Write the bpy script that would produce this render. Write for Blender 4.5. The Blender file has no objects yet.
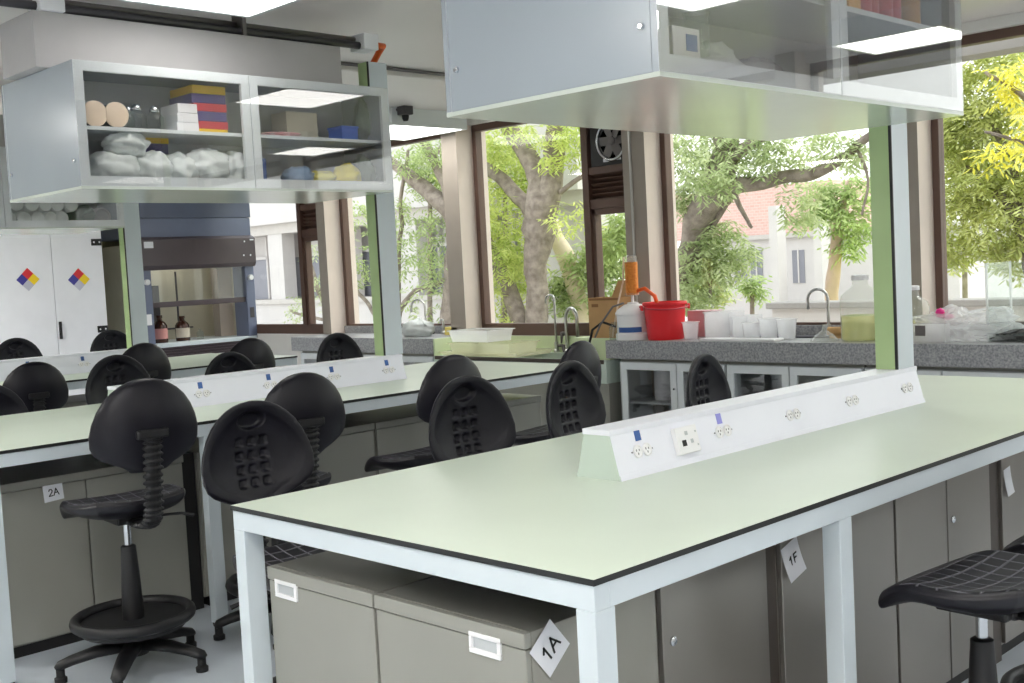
import bpy, bmesh, math, random
from mathutils import Vector, Matrix, noise
R = math.radians
PI = math.pi
col = bpy.context.scene.collection
rnd = random.Random(7)

# ------------------------------------------------------------------ camera
CAM = Vector((2.7366, -1.6171, 1.5229)); FPX = 1150.45
yaw, pitch, roll = R(45.2456), R(-3.666), R(-2.9851)
fw = Vector((-math.sin(yaw)*math.cos(pitch), math.cos(yaw)*math.cos(pitch), math.sin(pitch)))
r0 = Vector((math.cos(yaw), math.sin(yaw), 0)); u0 = r0.cross(fw)
rt = math.cos(roll)*r0 + math.sin(roll)*u0
up = -math.sin(roll)*r0 + math.cos(roll)*u0
cd = bpy.data.cameras.new('camera'); cam = bpy.data.objects.new('camera', cd); col.objects.link(cam)
cd.sensor_width = 36; cd.lens = FPX/1024*36; cd.clip_start = .05; cd.clip_end = 300
M = Matrix((rt, up, -fw)).transposed().to_4x4(); M.translation = CAM
cam.matrix_world = M
bpy.context.scene.camera = cam

def at(px, py, ax, v):
    "world point on an axis plane that the photo shows at this pixel (used to measure the place)"
    d = fw + (px-512)/FPX*rt - (py-341.5)/FPX*up
    i = 'xyz'.index(ax)
    return CAM + d*((v-CAM[i])/d[i])

# ------------------------------------------------------------------ materials
def srgb(c):
    return tuple((x/255/12.92 if x/255 <= .04045 else ((x/255+.055)/1.055)**2.4) for x in c)

def mat(name, c, rough=.5, metal=0., var=.06, scale=6., bump=0., bscale=None, spec=.5, trans=0., emit=None, c2=None):
    m = bpy.data.materials.new(name); m.use_nodes = True
    nt = m.node_tree; N = nt.nodes; L = nt.links
    b = N['Principled BSDF']
    lin = srgb(c)
    tc = N.new('ShaderNodeTexCoord')
    nz = N.new('ShaderNodeTexNoise'); nz.inputs['Scale'].default_value = scale; nz.inputs['Detail'].default_value = 4
    L.new(tc.outputs['Object'], nz.inputs['Vector'])
    rp = N.new('ShaderNodeValToRGB')
    rp.color_ramp.elements[0].position = .3; rp.color_ramp.elements[1].position = .7
    lo = srgb(c2) if c2 else tuple(x*(1-var) for x in lin)
    hi = lin if c2 else tuple(min(1, x*(1+var)) for x in lin)
    rp.color_ramp.elements[0].color = (*lo, 1); rp.color_ramp.elements[1].color = (*hi, 1)
    L.new(nz.outputs['Fac'], rp.inputs['Fac']); L.new(rp.outputs['Color'], b.inputs['Base Color'])
    b.inputs['Roughness'].default_value = rough; b.inputs['Metallic'].default_value = metal
    b.inputs['Specular IOR Level'].default_value = spec
    if bump:
        n2 = N.new('ShaderNodeTexNoise'); n2.inputs['Scale'].default_value = bscale or scale*4
        L.new(tc.outputs['Object'], n2.inputs['Vector'])
        bp = N.new('ShaderNodeBump'); bp.inputs['Strength'].default_value = bump; bp.inputs['Distance'].default_value = .01
        L.new(n2.outputs['Fac'], bp.inputs['Height']); L.new(bp.outputs['Normal'], b.inputs['Normal'])
    if emit:
        b.inputs['Emission Color'].default_value = (*srgb(emit[0]), 1); b.inputs['Emission Strength'].default_value = emit[1]
    return m

def mat_glass(name, tint=(250, 252, 250), ior=1.45, rough=0., haze=0., hazec=(235, 240, 240), gain=1.):
    m = bpy.data.materials.new(name); m.use_nodes = True
    nt = m.node_tree; N = nt.nodes; L = nt.links
    N.remove(N['Principled BSDF']); out = N['Material Output']
    tr = N.new('ShaderNodeBsdfTransparent'); tr.inputs['Color'].default_value = (*srgb(tint), 1)
    base = tr.outputs[0]
    if haze:
        df = N.new('ShaderNodeBsdfDiffuse'); tl = N.new('ShaderNodeBsdfTranslucent')
        nz = N.new('ShaderNodeTexNoise'); nz.inputs['Scale'].default_value = 9
        rp = N.new('ShaderNodeValToRGB'); h = srgb(hazec)
        rp.color_ramp.elements[0].color = (*[x*.92 for x in h], 1); rp.color_ramp.elements[1].color = (*h, 1)
        L.new(nz.outputs['Fac'], rp.inputs['Fac'])
        L.new(rp.outputs['Color'], df.inputs['Color']); L.new(rp.outputs['Color'], tl.inputs['Color'])
        a = N.new('ShaderNodeMixShader'); a.inputs[0].default_value = .5; L.new(df.outputs[0], a.inputs[1]); L.new(tl.outputs[0], a.inputs[2])
        x = N.new('ShaderNodeMixShader'); x.inputs[0].default_value = haze
        L.new(base, x.inputs[1]); L.new(a.outputs[0], x.inputs[2]); base = x.outputs[0]
    gl = N.new('ShaderNodeBsdfGlossy'); gl.inputs['Roughness'].default_value = rough
    lw = N.new('ShaderNodeLayerWeight'); lw.inputs['Blend'].default_value = .5
    pw = N.new('ShaderNodeMath'); pw.operation = 'POWER'; pw.inputs[1].default_value = 5.; L.new(lw.outputs['Facing'], pw.inputs[0])
    f0 = ((ior-1)/(ior+1))**2
    mu = N.new('ShaderNodeMath'); mu.operation = 'MULTIPLY_ADD'; mu.inputs[1].default_value = (1-f0)*gain; mu.inputs[2].default_value = f0*gain; mu.use_clamp = True
    L.new(pw.outputs[0], mu.inputs[0])
    mx = N.new('ShaderNodeMixShader'); L.new(mu.outputs[0], mx.inputs[0]); L.new(base, mx.inputs[1]); L.new(gl.outputs[0], mx.inputs[2])
    L.new(mx.outputs[0], out.inputs['Surface'])
    return m

def mat_leaf(name, c1, c2, scale=1.2):
    m = bpy.data.materials.new(name); m.use_nodes = True
    nt = m.node_tree; N = nt.nodes; L = nt.links
    N.remove(N['Principled BSDF']); out = N['Material Output']
    ge = N.new('ShaderNodeNewGeometry')
    nz = N.new('ShaderNodeTexNoise'); nz.inputs['Scale'].default_value = scale; nz.inputs['Detail'].default_value = 6
    L.new(ge.outputs['Position'], nz.inputs['Vector'])
    ad = N.new('ShaderNodeMath'); ad.operation = 'MULTIPLY_ADD'; ad.inputs[1].default_value = .45; ad.inputs[2].default_value = 0
    L.new(ge.outputs['Random Per Island'], ad.inputs[0])
    sm = N.new('ShaderNodeMath'); sm.operation = 'ADD'; L.new(nz.outputs['Fac'], sm.inputs[0]); L.new(ad.outputs[0], sm.inputs[1])
    rp = N.new('ShaderNodeValToRGB'); rp.color_ramp.elements[0].position = .4; rp.color_ramp.elements[1].position = .95
    rp.color_ramp.elements[0].color = (*srgb(c1), 1); rp.color_ramp.elements[1].color = (*srgb(c2), 1)
    L.new(sm.outputs[0], rp.inputs['Fac'])
    df = N.new('ShaderNodeBsdfDiffuse'); tl = N.new('ShaderNodeBsdfTranslucent')
    L.new(rp.outputs['Color'], df.inputs['Color']); L.new(rp.outputs['Color'], tl.inputs['Color'])
    mx = N.new('ShaderNodeMixShader'); mx.inputs[0].default_value = .5
    L.new(df.outputs[0], mx.inputs[1]); L.new(tl.outputs[0], mx.inputs[2]); L.new(mx.outputs[0], out.inputs['Surface'])
    return m

def mat_granite(name):
    m = mat(name, (150, 152, 154), .3, var=.1, scale=30)
    nt = m.node_tree; N = nt.nodes; L = nt.links; b = N['Principled BSDF']
    tc = N.new('ShaderNodeTexCoord')
    vo = N.new('ShaderNodeTexNoise'); vo.inputs['Scale'].default_value = 75; vo.inputs['Detail'].default_value = 3
    L.new(tc.outputs['Object'], vo.inputs['Vector'])
    rp = N.new('ShaderNodeValToRGB'); rp.color_ramp.interpolation = 'LINEAR'
    for i, (p, c) in enumerate([(.34, (128, 129, 133)), (.46, (150, 151, 155)), (.56, (163, 164, 167)), (.68, (182, 182, 183))]):
        e = rp.color_ramp.elements[i] if i < 2 else rp.color_ramp.elements.new(p)
        e.position = p; e.color = (*srgb(c), 1)
    L.new(vo.outputs['Fac'], rp.inputs['Fac']); L.new(rp.outputs['Color'], b.inputs['Base Color'])
    return m

def mat_seat(name):
    m = mat(name, (22, 21, 29), .42, var=.1, scale=10)
    nt = m.node_tree; N = nt.nodes; L = nt.links; b = N['Principled BSDF']
    tc = N.new('ShaderNodeTexCoord'); sp = N.new('ShaderNodeSeparateXYZ'); L.new(tc.outputs['Object'], sp.inputs[0])
    outs = []
    for ax in ('X', 'Y'):
        a = N.new('ShaderNodeMath'); a.operation = 'MULTIPLY_ADD'; a.inputs[1].default_value = 19; a.inputs[2].default_value = 50.5
        L.new(sp.outputs[ax], a.inputs[0])
        f = N.new('ShaderNodeMath'); f.operation = 'FRACT'; L.new(a.outputs[0], f.inputs[0])
        s = N.new('ShaderNodeMath'); s.operation = 'SUBTRACT'; s.inputs[1].default_value = .5; L.new(f.outputs[0], s.inputs[0])
        q = N.new('ShaderNodeMath'); q.operation = 'ABSOLUTE'; L.new(s.outputs[0], q.inputs[0])
        outs.append(q)
    mn = N.new('ShaderNodeMath'); mn.operation = 'MINIMUM'
    L.new(outs[0].outputs[0], mn.inputs[0]); L.new(outs[1].outputs[0], mn.inputs[1])
    mr = N.new('ShaderNodeMapRange'); mr.inputs['From Min'].default_value = .03; mr.inputs['From Max'].default_value = .09
    L.new(mn.outputs[0], mr.inputs['Value'])
    bp = N.new('ShaderNodeBump'); bp.inputs['Strength'].default_value = .9; bp.inputs['Distance'].default_value = .006
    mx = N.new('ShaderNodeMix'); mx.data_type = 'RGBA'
    mx.inputs['A'].default_value = (*srgb((112, 110, 120)), 1); mx.inputs['B'].default_value = (*srgb((22, 21, 29)), 1)  # pale lines paint in the glint along the quilting
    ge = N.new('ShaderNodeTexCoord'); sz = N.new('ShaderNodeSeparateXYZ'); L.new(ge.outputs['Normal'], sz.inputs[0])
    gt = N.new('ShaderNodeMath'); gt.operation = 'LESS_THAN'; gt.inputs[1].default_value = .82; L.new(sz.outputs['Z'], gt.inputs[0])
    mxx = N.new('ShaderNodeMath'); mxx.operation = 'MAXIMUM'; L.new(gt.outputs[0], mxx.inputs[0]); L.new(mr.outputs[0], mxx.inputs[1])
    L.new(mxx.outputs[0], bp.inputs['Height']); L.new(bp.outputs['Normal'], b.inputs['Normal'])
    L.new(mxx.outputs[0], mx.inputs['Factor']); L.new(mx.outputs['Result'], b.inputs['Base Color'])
    return m

def mat_brick(name, c1, c2, mortar, sc):
    m = mat(name, c1, .8)
    nt = m.node_tree; N = nt.nodes; L = nt.links; b = N['Principled BSDF']
    tc = N.new('ShaderNodeTexCoord'); bk = N.new('ShaderNodeTexBrick'); bk.inputs['Scale'].default_value = sc
    bk.inputs['Color1'].default_value = (*srgb(c1), 1); bk.inputs['Color2'].default_value = (*srgb(c2), 1); bk.inputs['Mortar'].default_value = (*srgb(mortar), 1)
    mp = N.new('ShaderNodeMapping'); mp.inputs['Rotation'].default_value = (R(90), 0, 0)
    L.new(tc.outputs['Object'], mp.inputs[0]); L.new(mp.outputs[0], bk.inputs['Vector']); L.new(bk.outputs['Color'], b.inputs['Base Color'])
    return m

X = {}
X['top'] = mat('pale_green_laminate', (211, 222, 207), .36, var=.02, scale=3)
X['edge'] = mat('black_phenolic_edge', (30, 32, 33), .4)
X['frame'] = mat('white_powder_coat', (208, 218, 224), .35, var=.02)
X['cab'] = mat('bluegrey_cabinet_paint', (163, 172, 180), .2, var=.025, scale=2)
X['door'] = mat('cabinet_door_frame_paint', (222, 227, 230), .3, var=.02)
X['inner'] = mat('cabinet_inside_paint', (186, 191, 194), .5, var=.03)
X['bottom'] = mat('glossy_cabinet_underside', (206, 214, 206), .16, var=.03, scale=2)
X['under'] = mat('warm_grey_sheet_metal', (150, 149, 141), .34, .15, var=.05, scale=2)
X['under2'] = mat('warm_grey_door_sheet', (156, 156, 148), .34, .15, var=.04, scale=2)
X['brushed'] = mat('brushed_grey_sheet', (148, 144, 138), .3, .55, var=.07, scale=1.6)
X['plinth'] = mat('black_plinth', (28, 27, 28), .6)
X['rail'] = mat('white_trunking', (238, 240, 250), .35, var=.015)
X['railend'] = mat('trunking_end_green', (196, 210, 200), .4, var=.02)
X['green'] = mat('green_post_paint', (176, 200, 148), .4, var=.03)
X['greenlight'] = mat('pale_green_panel', (216, 230, 188), .45, var=.03)
X['pu'] = mat('black_polyurethane', (20, 19, 28), .38, spec=.35, var=.12, scale=14, bump=.05, bscale=160)
X['seat'] = mat_seat('quilted_black_polyurethane')
X['blackpl'] = mat('black_plastic', (24, 24, 27), .45, var=.1, scale=12)
X['chrome'] = mat('chrome', (205, 208, 212), .15, 1., var=.03)
X['steel'] = mat('satin_steel', (190, 190, 188), .28, 1., var=.04)
X['white'] = mat('white_paint', (240, 241, 246), .5, var=.02)
X['plate'] = mat('white_plastic', (240, 240, 242), .35, var=.015)
X['paper'] = mat('white_paper', (228, 230, 236), .7, var=.02)
X['ink'] = mat('black_ink', (22, 26, 26), .7)
X['blue'] = mat('blue_sticker', (52, 92, 160), .5)
X['lilac'] = mat('lilac_sticker', (150, 150, 225), .5)
X['dark'] = mat('dark_slot', (20, 20, 22), .6)
X['gap'] = mat('dark_bronze_strip', (78, 70, 64), .4, .3)
X['granite'] = mat_granite('speckled_grey_granite')
X['brown'] = mat('brown_window_frame', (98, 74, 64), .45, var=.08, scale=5)
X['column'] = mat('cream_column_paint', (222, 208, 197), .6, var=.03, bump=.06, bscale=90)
X['columnfront'] = mat('shaded_column_paint', (160, 151, 141), .6, var=.04, bump=.06, bscale=90)  # column paint again, with the shade of the room side put into its colour
X['wall'] = mat('offwhite_wall_paint', (228, 226, 222), .65, var=.02, bump=.04, bscale=80)
X['khaki'] = mat('khaki_wall_paint', (196, 194, 160), .6, var=.03)
X['ceil'] = mat('ceiling_gloss_paint', (226, 221, 219), .34, var=.02, scale=1.2)
X['floor'] = mat('grey_vinyl_floor', (196, 204, 213), .28, var=.03, scale=3)
X['hoodlamp'] = mat('hood_lamp_tube', (255, 250, 236), .5, emit=((255, 250, 242), 3.2))
X['cabglass3'] = mat_glass('plain_cabinet_glass', (251, 251, 251), 1.4, gain=.8)
X['cabglass2'] = mat_glass('tinted_cabinet_glass', (251, 251, 251), 1.7, gain=1.2)
X['pins'] = mat('grey_pin_slot', (92, 92, 100), .6)
X['leafolive'] = mat_leaf('olive_yellow_leaves', (166, 178, 100), (228, 230, 162))
X['bulk'] = mat('matt_bulkhead_paint', (178, 176, 177), .6, var=.03)
X['tank'] = mat_glass('tank_glass', (252, 254, 253), 1.4, haze=.015)
X['glass'] = mat_glass('clear_window_glass', (250, 252, 250), 1.3)
X['cabglass'] = mat_glass('cabinet_door_glass', (251, 251, 251), 1.8, gain=1.9)
X['jar'] = mat_glass('clear_labware_glass', (244, 248, 246), 1.5, haze=.06)
X['frost'] = mat_glass('frosted_clear_plastic', (253, 253, 253), 1.4, .15, .5, (252, 252, 254))
X['clearpl'] = mat_glass('clear_plastic', (251, 252, 250), 1.4, .08, .16, (244, 245, 242))
X['yellowpl'] = mat_glass('yellowed_clear_plastic', (253, 253, 242), 1.4, .1, .42, (247, 246, 226))
X['liquid'] = mat_glass('yellow_green_liquid', (252, 252, 222), 1.33, .05, .40, (240, 242, 188))
X['bag'] = mat('white_plastic_bag', (222, 228, 227), .4, var=.04, scale=8, bump=.5, bscale=18)
X['bagy'] = mat('yellow_plastic_bag', (232, 214, 40), .4, var=.08, bump=.5, bscale=20)
X['bagb'] = mat('pale_blue_plastic_bag', (150, 175, 205), .4, var=.08, bump=.5, bscale=20)
X['bagg'] = mat('grey_green_plastic_bag', (120, 135, 130), .4, var=.08, bump=.5, bscale=20)
X['cream'] = mat('cream_jar_lid', (236, 214, 190), .5, var=.05, scale=20)
X['yellow'] = mat('yellow_card', (236, 196, 40), .5)
X['purple'] = mat('purple_card', (82, 72, 128), .5)
X['red'] = mat('red_card', (196, 60, 74), .5)
X['bucket'] = mat('red_bucket_plastic', (232, 40, 48), .32, var=.04)
X['carton'] = mat('brown_cardboard', (196, 156, 106), .75, var=.06, scale=9)
X['cartond'] = mat('brown_tape', (140, 96, 50), .5)
X['orange'] = mat('orange_resin_beads', (232, 150, 52), .5, c2=(206, 112, 24), scale=70)
X['orangepl'] = mat('orange_plastic', (226, 96, 30), .4)
X['hoodblue'] = mat('slate_blue_hood_paint', (88, 96, 118), .35, var=.04)
X['hoodmid'] = mat('light_slate_hood_paint', (106, 114, 138), .35, var=.04)
X['hooddark'] = mat('dark_hood_panel', (78, 68, 74), .35, var=.05)
X['hoodin'] = mat('cream_hood_lining', (204, 199, 180), .55, var=.04)
X['amber'] = mat('amber_bottle', (62, 32, 22), .15, var=.2)
X['labelred'] = mat('red_white_label', (214, 150, 145), .6)
X['labelcream'] = mat('cream_label', (206, 196, 180), .6)
X['pipe'] = mat('grey_conduit', (120, 116, 116), .35, .5, var=.05)
X['pipedark'] = mat('dark_conduit', (72, 70, 76), .4, .3, var=.05)
X['lamp'] = mat('lit_diffuser', (255, 255, 255), .5, emit=((255, 252, 246), 4.2))
X['lampfill'] = mat('fill_light_diffuser', (255, 255, 255), .5, emit=((255, 252, 246), 19.0))  # for the added panels out of view that brighten the room
X['nfpa_r'] = mat('hazard_red', (222, 44, 54), .5); X['nfpa_b'] = mat('hazard_blue', (62, 60, 150), .5)
X['nfpa_y'] = mat('hazard_yellow', (248, 214, 30), .5); X['nfpa_w'] = mat('hazard_white', (196, 196, 212), .5)
X['pink'] = mat('hot_pink_plastic', (240, 50, 150), .4)
X['bark'] = mat('grey_brown_bark', (158, 146, 136), .9, c2=(112, 100, 92), scale=9, bump=1., bscale=22)
X['barkpale'] = mat('pale_bark', (212, 196, 170), .9, var=.1, scale=5, bump=.4, bscale=12)
X['barkred'] = mat('reddish_bark', (190, 162, 152), .9, var=.12, scale=5, bump=.4, bscale=12)
X['leafbright'] = mat_leaf('bright_yellow_green_leaves', (160, 182, 92), (226, 232, 150))  # washed-out outdoor haze is put into these pale leaf colours
X['leafmid'] = mat_leaf('mid_green_leaves', (142, 164, 106), (208, 220, 162))
X['leafdull'] = mat_leaf('dull_green_leaves', (146, 164, 112), (214, 222, 176))
X['leafyellow'] = mat_leaf('yellow_leaves', (222, 214, 70), (250, 244, 130))
X['facade'] = mat('white_facade_render', (206, 201, 200), .7, var=.03, scale=2)
X['facadegrey'] = mat('grey_curtain_window', (136, 136, 146), .4, var=.08, scale=1.2)
X['facadebeam'] = mat('grey_facade_beam', (196, 190, 186), .7, var=.04)
X['brickred'] = mat_brick('pale_red_brick', (214, 172, 162), (220, 184, 174), (222, 204, 198), 3.2)
X['ground'] = mat('pale_paving', (190, 186, 180), .8, var=.06, scale=.8)
X['lawn'] = mat('yellow_green_lawn', (200, 214, 110), .9, var=.1, scale=3)
X['parapet'] = mat('white_parapet_render', (204, 196, 192), .75, var=.04, scale=2)
X['coping'] = mat('grey_coping', (158, 152, 148), .7, var=.05)
X['carred'] = mat('red_car_paint', (206, 110, 112), .3)

# ------------------------------------------------------------------ mesh builder
class MB:
    def __init__(s): s.v = []; s.f = []; s.m = []
    def add(s, vs, fs, mi=0):
        o = len(s.v); s.v += [Vector(v) for v in vs]
        for f in fs: s.f.append(tuple(i+o for i in f)); s.m.append(mi)
        return s
    def box(s, x0, x1, y0, y1, z0, z1, mi=0):
        vs = [(x, y, z) for z in (z0, z1) for y in (y0, y1) for x in (x0, x1)]
        return s.add(vs, [(0, 2, 3, 1), (4, 5, 7, 6), (0, 1, 5, 4), (2, 6, 7, 3), (0, 4, 6, 2), (1, 3, 7, 5)], mi)
    def obox(s, c, ax, ay, az, mi=0):
        c = Vector(c); ax = Vector(ax); ay = Vector(ay); az = Vector(az)
        vs = [c+ax*i+ay*j+az*k for k in (-1, 1) for j in (-1, 1) for i in (-1, 1)]
        return s.add(vs, [(0, 2, 3, 1), (4, 5, 7, 6), (0, 1, 5, 4), (2, 6, 7, 3), (0, 4, 6, 2), (1, 3, 7, 5)], mi)
    def prism(s, poly, axis, a, b, mi=0):
        "poly of 2D points in the other two axes (order xy / xz / yz), extruded along axis from a to b"
        def P(p, t): return {'x': (t, p[0], p[1]), 'y': (p[0], t, p[1]), 'z': (p[0], p[1], t)}[axis]
        n = len(poly)
        vs = [P(p, a) for p in poly]+[P(p, b) for p in poly]
        fs = [tuple(range(n))[::-1], tuple(range(n, 2*n))]+[(i, (i+1) % n, n+(i+1) % n, n+i) for i in range(n)]
        return s.add(vs, fs, mi)
    def tube(s, pts, r, n=10, mi=0, cap=True, flat=None):
        pts = [Vector(p) for p in pts]
        rs = r if isinstance(r, (list, tuple)) else [r]*len(pts)
        vs = []; fs = []; side = None
        for i, p in enumerate(pts):
            t = (pts[min(i+1, len(pts)-1)]-pts[max(i-1, 0)])
            if t.length < 1e-9: t = Vector((0, 0, 1))
            t.normalize()
            if side is None:
                side = Vector(flat[2]) if flat else t.orthogonal()
            side = (side - t*side.dot(t))
            if side.length < 1e-6: side = t.orthogonal()
            side.normalize(); nn = t.cross(side)
            a, b = (flat[0], flat[1]) if flat else (1, 1)
            for k in range(n):
                w = 2*PI*k/n
                vs.append(p+(side*math.cos(w)*a+nn*math.sin(w)*b)*rs[i])
        for i in range(len(pts)-1):
            for k in range(n):
                k2 = (k+1) % n
                fs.append((i*n+k, i*n+k2, (i+1)*n+k2, (i+1)*n+k))
        if cap:
            fs.append(tuple(range(n))[::-1]); fs.append(tuple(range((len(pts)-1)*n, len(pts)*n)))
        return s.add(vs, fs, mi)
    def lathe(s, prof, c=(0, 0, 0), n=24, axis='z', mi=0):
        "prof: list of (r, h)"
        vs = []; fs = []; c = Vector(c)
        for r, h in prof:
            for k in range(n):
                w = 2*PI*k/n; a, b = r*math.cos(w), r*math.sin(w)
                vs.append(c+Vector({'z': (a, b, h), 'x': (h, a, b), 'y': (b, h, a)}[axis]))
        for i in range(len(prof)-1):
            for k in range(n):
                k2 = (k+1) % n
                fs.append((i*n+k, i*n+k2, (i+1)*n+k2, (i+1)*n+k))
        if prof[0][0] > 1e-4: fs.append(tuple(range(n))[::-1])
        if prof[-1][0] > 1e-4: fs.append(tuple(range((len(prof)-1)*n, len(prof)*n)))
        return s.add(vs, fs, mi)
    def torus(s, c, Rr, r, n=40, k=10, sz=1., mi=0):
        vs = []; fs = []; c = Vector(c)
        for i in range(n):
            a = 2*PI*i/n
            for j in range(k):
                b = 2*PI*j/k
                vs.append(c+Vector(((Rr+r*math.cos(b))*math.cos(a), (Rr+r*math.cos(b))*math.sin(a), r*sz*math.sin(b))))
        for i in range(n):
            for j in range(k):
                fs.append((i*k+j, ((i+1) % n)*k+j, ((i+1) % n)*k+(j+1) % k, i*k+(j+1) % k))
        return s.add(vs, fs, mi)
    def blob(s, c, rad, seed=0, amp=.25, freq=2.2, n=20, flatbot=None, mi=0):
        vs = []; fs = []; c = Vector(c); m = n
        for i in range(m+1):
            th = PI*i/m
            for j in range(2*n):
                ph = 2*PI*j/(2*n)
                d = Vector((math.sin(th)*math.cos(ph), math.sin(th)*math.sin(ph), math.cos(th)))
                k = 1+amp*noise.noise(d*freq+Vector((seed*3.7, seed*1.3, 0)))+amp*.4*noise.noise(d*freq*3+Vector((seed, 0, 5)))
                p = Vector((d.x*rad[0]*k, d.y*rad[1]*k, d.z*rad[2]*k))
                if flatbot is not None: p.z = max(p.z, -flatbot)
                vs.append(c+p)
        for i in range(m):
            for j in range(2*n):
                j2 = (j+1) % (2*n)
                fs.append((i*2*n+j, (i+1)*2*n+j, (i+1)*2*n+j2, i*2*n+j2))
        return s.add(vs, fs, mi)
    def build(s, name, mats, parent=None, bevel=0., smooth=False, off=None):
        o3 = Vector(off) if off is not None else (world_loc(parent) if parent is not None else Vector((0, 0, 0)))
        me = bpy.data.meshes.new(name)
        me.from_pydata([tuple(v-o3) for v in s.v], [], s.f)
        for m in (mats if isinstance(mats, (list, tuple)) else [mats]): me.materials.append(X[m] if isinstance(m, str) else m)
        for p, mi in zip(me.polygons, s.m): p.material_index = mi; p.use_smooth = bool(smooth)
        bm = bmesh.new(); bm.from_mesh(me)
        bmesh.ops.recalc_face_normals(bm, faces=bm.faces[:]); bm.to_mesh(me); bm.free()
        o = bpy.data.objects.new(name, me); col.objects.link(o)
        if parent is not None: o.parent = parent
        if smooth == 'auto':
            for e in me.edges: pass
            me.set_sharp_from_angle(angle=R(40))
        if bevel:
            b = o.modifiers.new('edge_softening', 'BEVEL'); b.width = bevel; b.segments = 2; b.limit_method = 'ANGLE'; b.angle_limit = R(40)
        return o

WL = {}
def world_loc(o):
    v = Vector((0, 0, 0))
    while o is not None:
        v = v+o.location; o = o.parent
    return v

def tag(o, label, cat, group=None, kind=None):
    o['label'] = label; o['category'] = cat
    if group: o['group'] = group
    if kind: o['kind'] = kind
    return o
def thing(name, label, cat, loc=(0, 0, 0), group=None):
    o = bpy.data.objects.new(name, None); col.objects.link(o); o.location = loc
    o.empty_display_size = .1
    return tag(o, label, cat, group)
def single(name, mb, m, label, cat, loc, group=None, **k):
    "a thing that is one mesh, its origin at its base"
    o = mb.build(name, m, None, off=loc, **k); o.location = loc
    return tag(o, label, cat, group)
def struct(name, mb, m, parent=None, **k):
    o = mb.build(name, m, parent, **k)
    if parent is None: o['kind'] = 'structure'
    return o
def copy_tree(o, parent=None):
    c = o.copy(); col.objects.link(c)
    if parent is not None: c.parent = parent
    for ch in list(o.children):
        copy_tree(ch, c)
    return c
def text_mesh(name, body, size, m, parent, origin, xdir, ydir, lift=.0008, bold=.0):
    "flat lettering, centred on origin"
    cu = bpy.data.curves.new('lettering_curve', 'FONT'); cu.body = body; cu.size = size
    cu.align_x = 'CENTER'; cu.align_y = 'CENTER'; cu.offset = bold
    t = bpy.data.objects.new('lettering_source', cu); col.objects.link(t)
    dg = bpy.context.evaluated_depsgraph_get(); dg.update()
    me = bpy.data.meshes.new_from_object(t.evaluated_get(dg)); me.name = name
    bpy.data.objects.remove(t); bpy.data.curves.remove(cu)
    xd = Vector(xdir).normalized(); yd = Vector(ydir).normalized(); zd = xd.cross(yd)
    o3 = world_loc(parent)
    for v in me.vertices:
        v.co = Vector(origin)+xd*v.co.x+yd*v.co.y+zd*lift-o3
    me.materials.clear(); me.materials.append(X[m])
    o = bpy.data.objects.new(name, me); col.objects.link(o); o.parent = parent
    return o

# ------------------------------------------------------------------ room shell
YG = 5.84            # window glass
CZ = 2.93            # ceiling
XL, XR, YN = -9.95, 7.6, -4.2
struct('floor', MB().box(XL-.1, XR+.1, YN-.1, 6.0, -.1, 0), 'floor')
struct('ceiling', MB().box(XL-.1, XR+.1, YN-.1, 6.0, CZ, CZ+.15), 'ceil')
struct('wall_left', MB().box(XL-.15, XL, YN, 6.0, 0, CZ), 'khaki')
struct('wall_right', MB().box(XR, XR+.15, YN, 6.0, 0, CZ), 'wall')
struct('wall_near', MB().box(XL, XR, YN-.15, YN, 0, CZ), 'wall')
struct('wall_far', MB().box(XL, XR, 5.80, 6.0, 0, .905), 'wall')
struct('trim_1', MB().box(XL, XR, 5.74, 6.0, 2.86, CZ), 'wall')
# shallow ceiling beam that runs along the benches
struct('ceiling_beam', MB().box(-3.95, -3.45, -4.2, 5.74, 2.88, CZ), 'ceil', bevel=.01)

cols = [(-9.62, -9.47), (-7.392, -7.248), (-5.345, -5.137), (-3.10, -2.956), (-.83, -.712), (1.40, 1.56), (3.68, 3.84), (5.95, 6.11)]
for i, (a, b) in enumerate(cols):
    m = MB()
    m.box(a, b, 5.60, 5.98, 0, CZ)
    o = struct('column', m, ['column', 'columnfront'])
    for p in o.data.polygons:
        if p.normal.y < -.5: p.material_index = 1  # room-facing side gets the colour with painted shade
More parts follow.
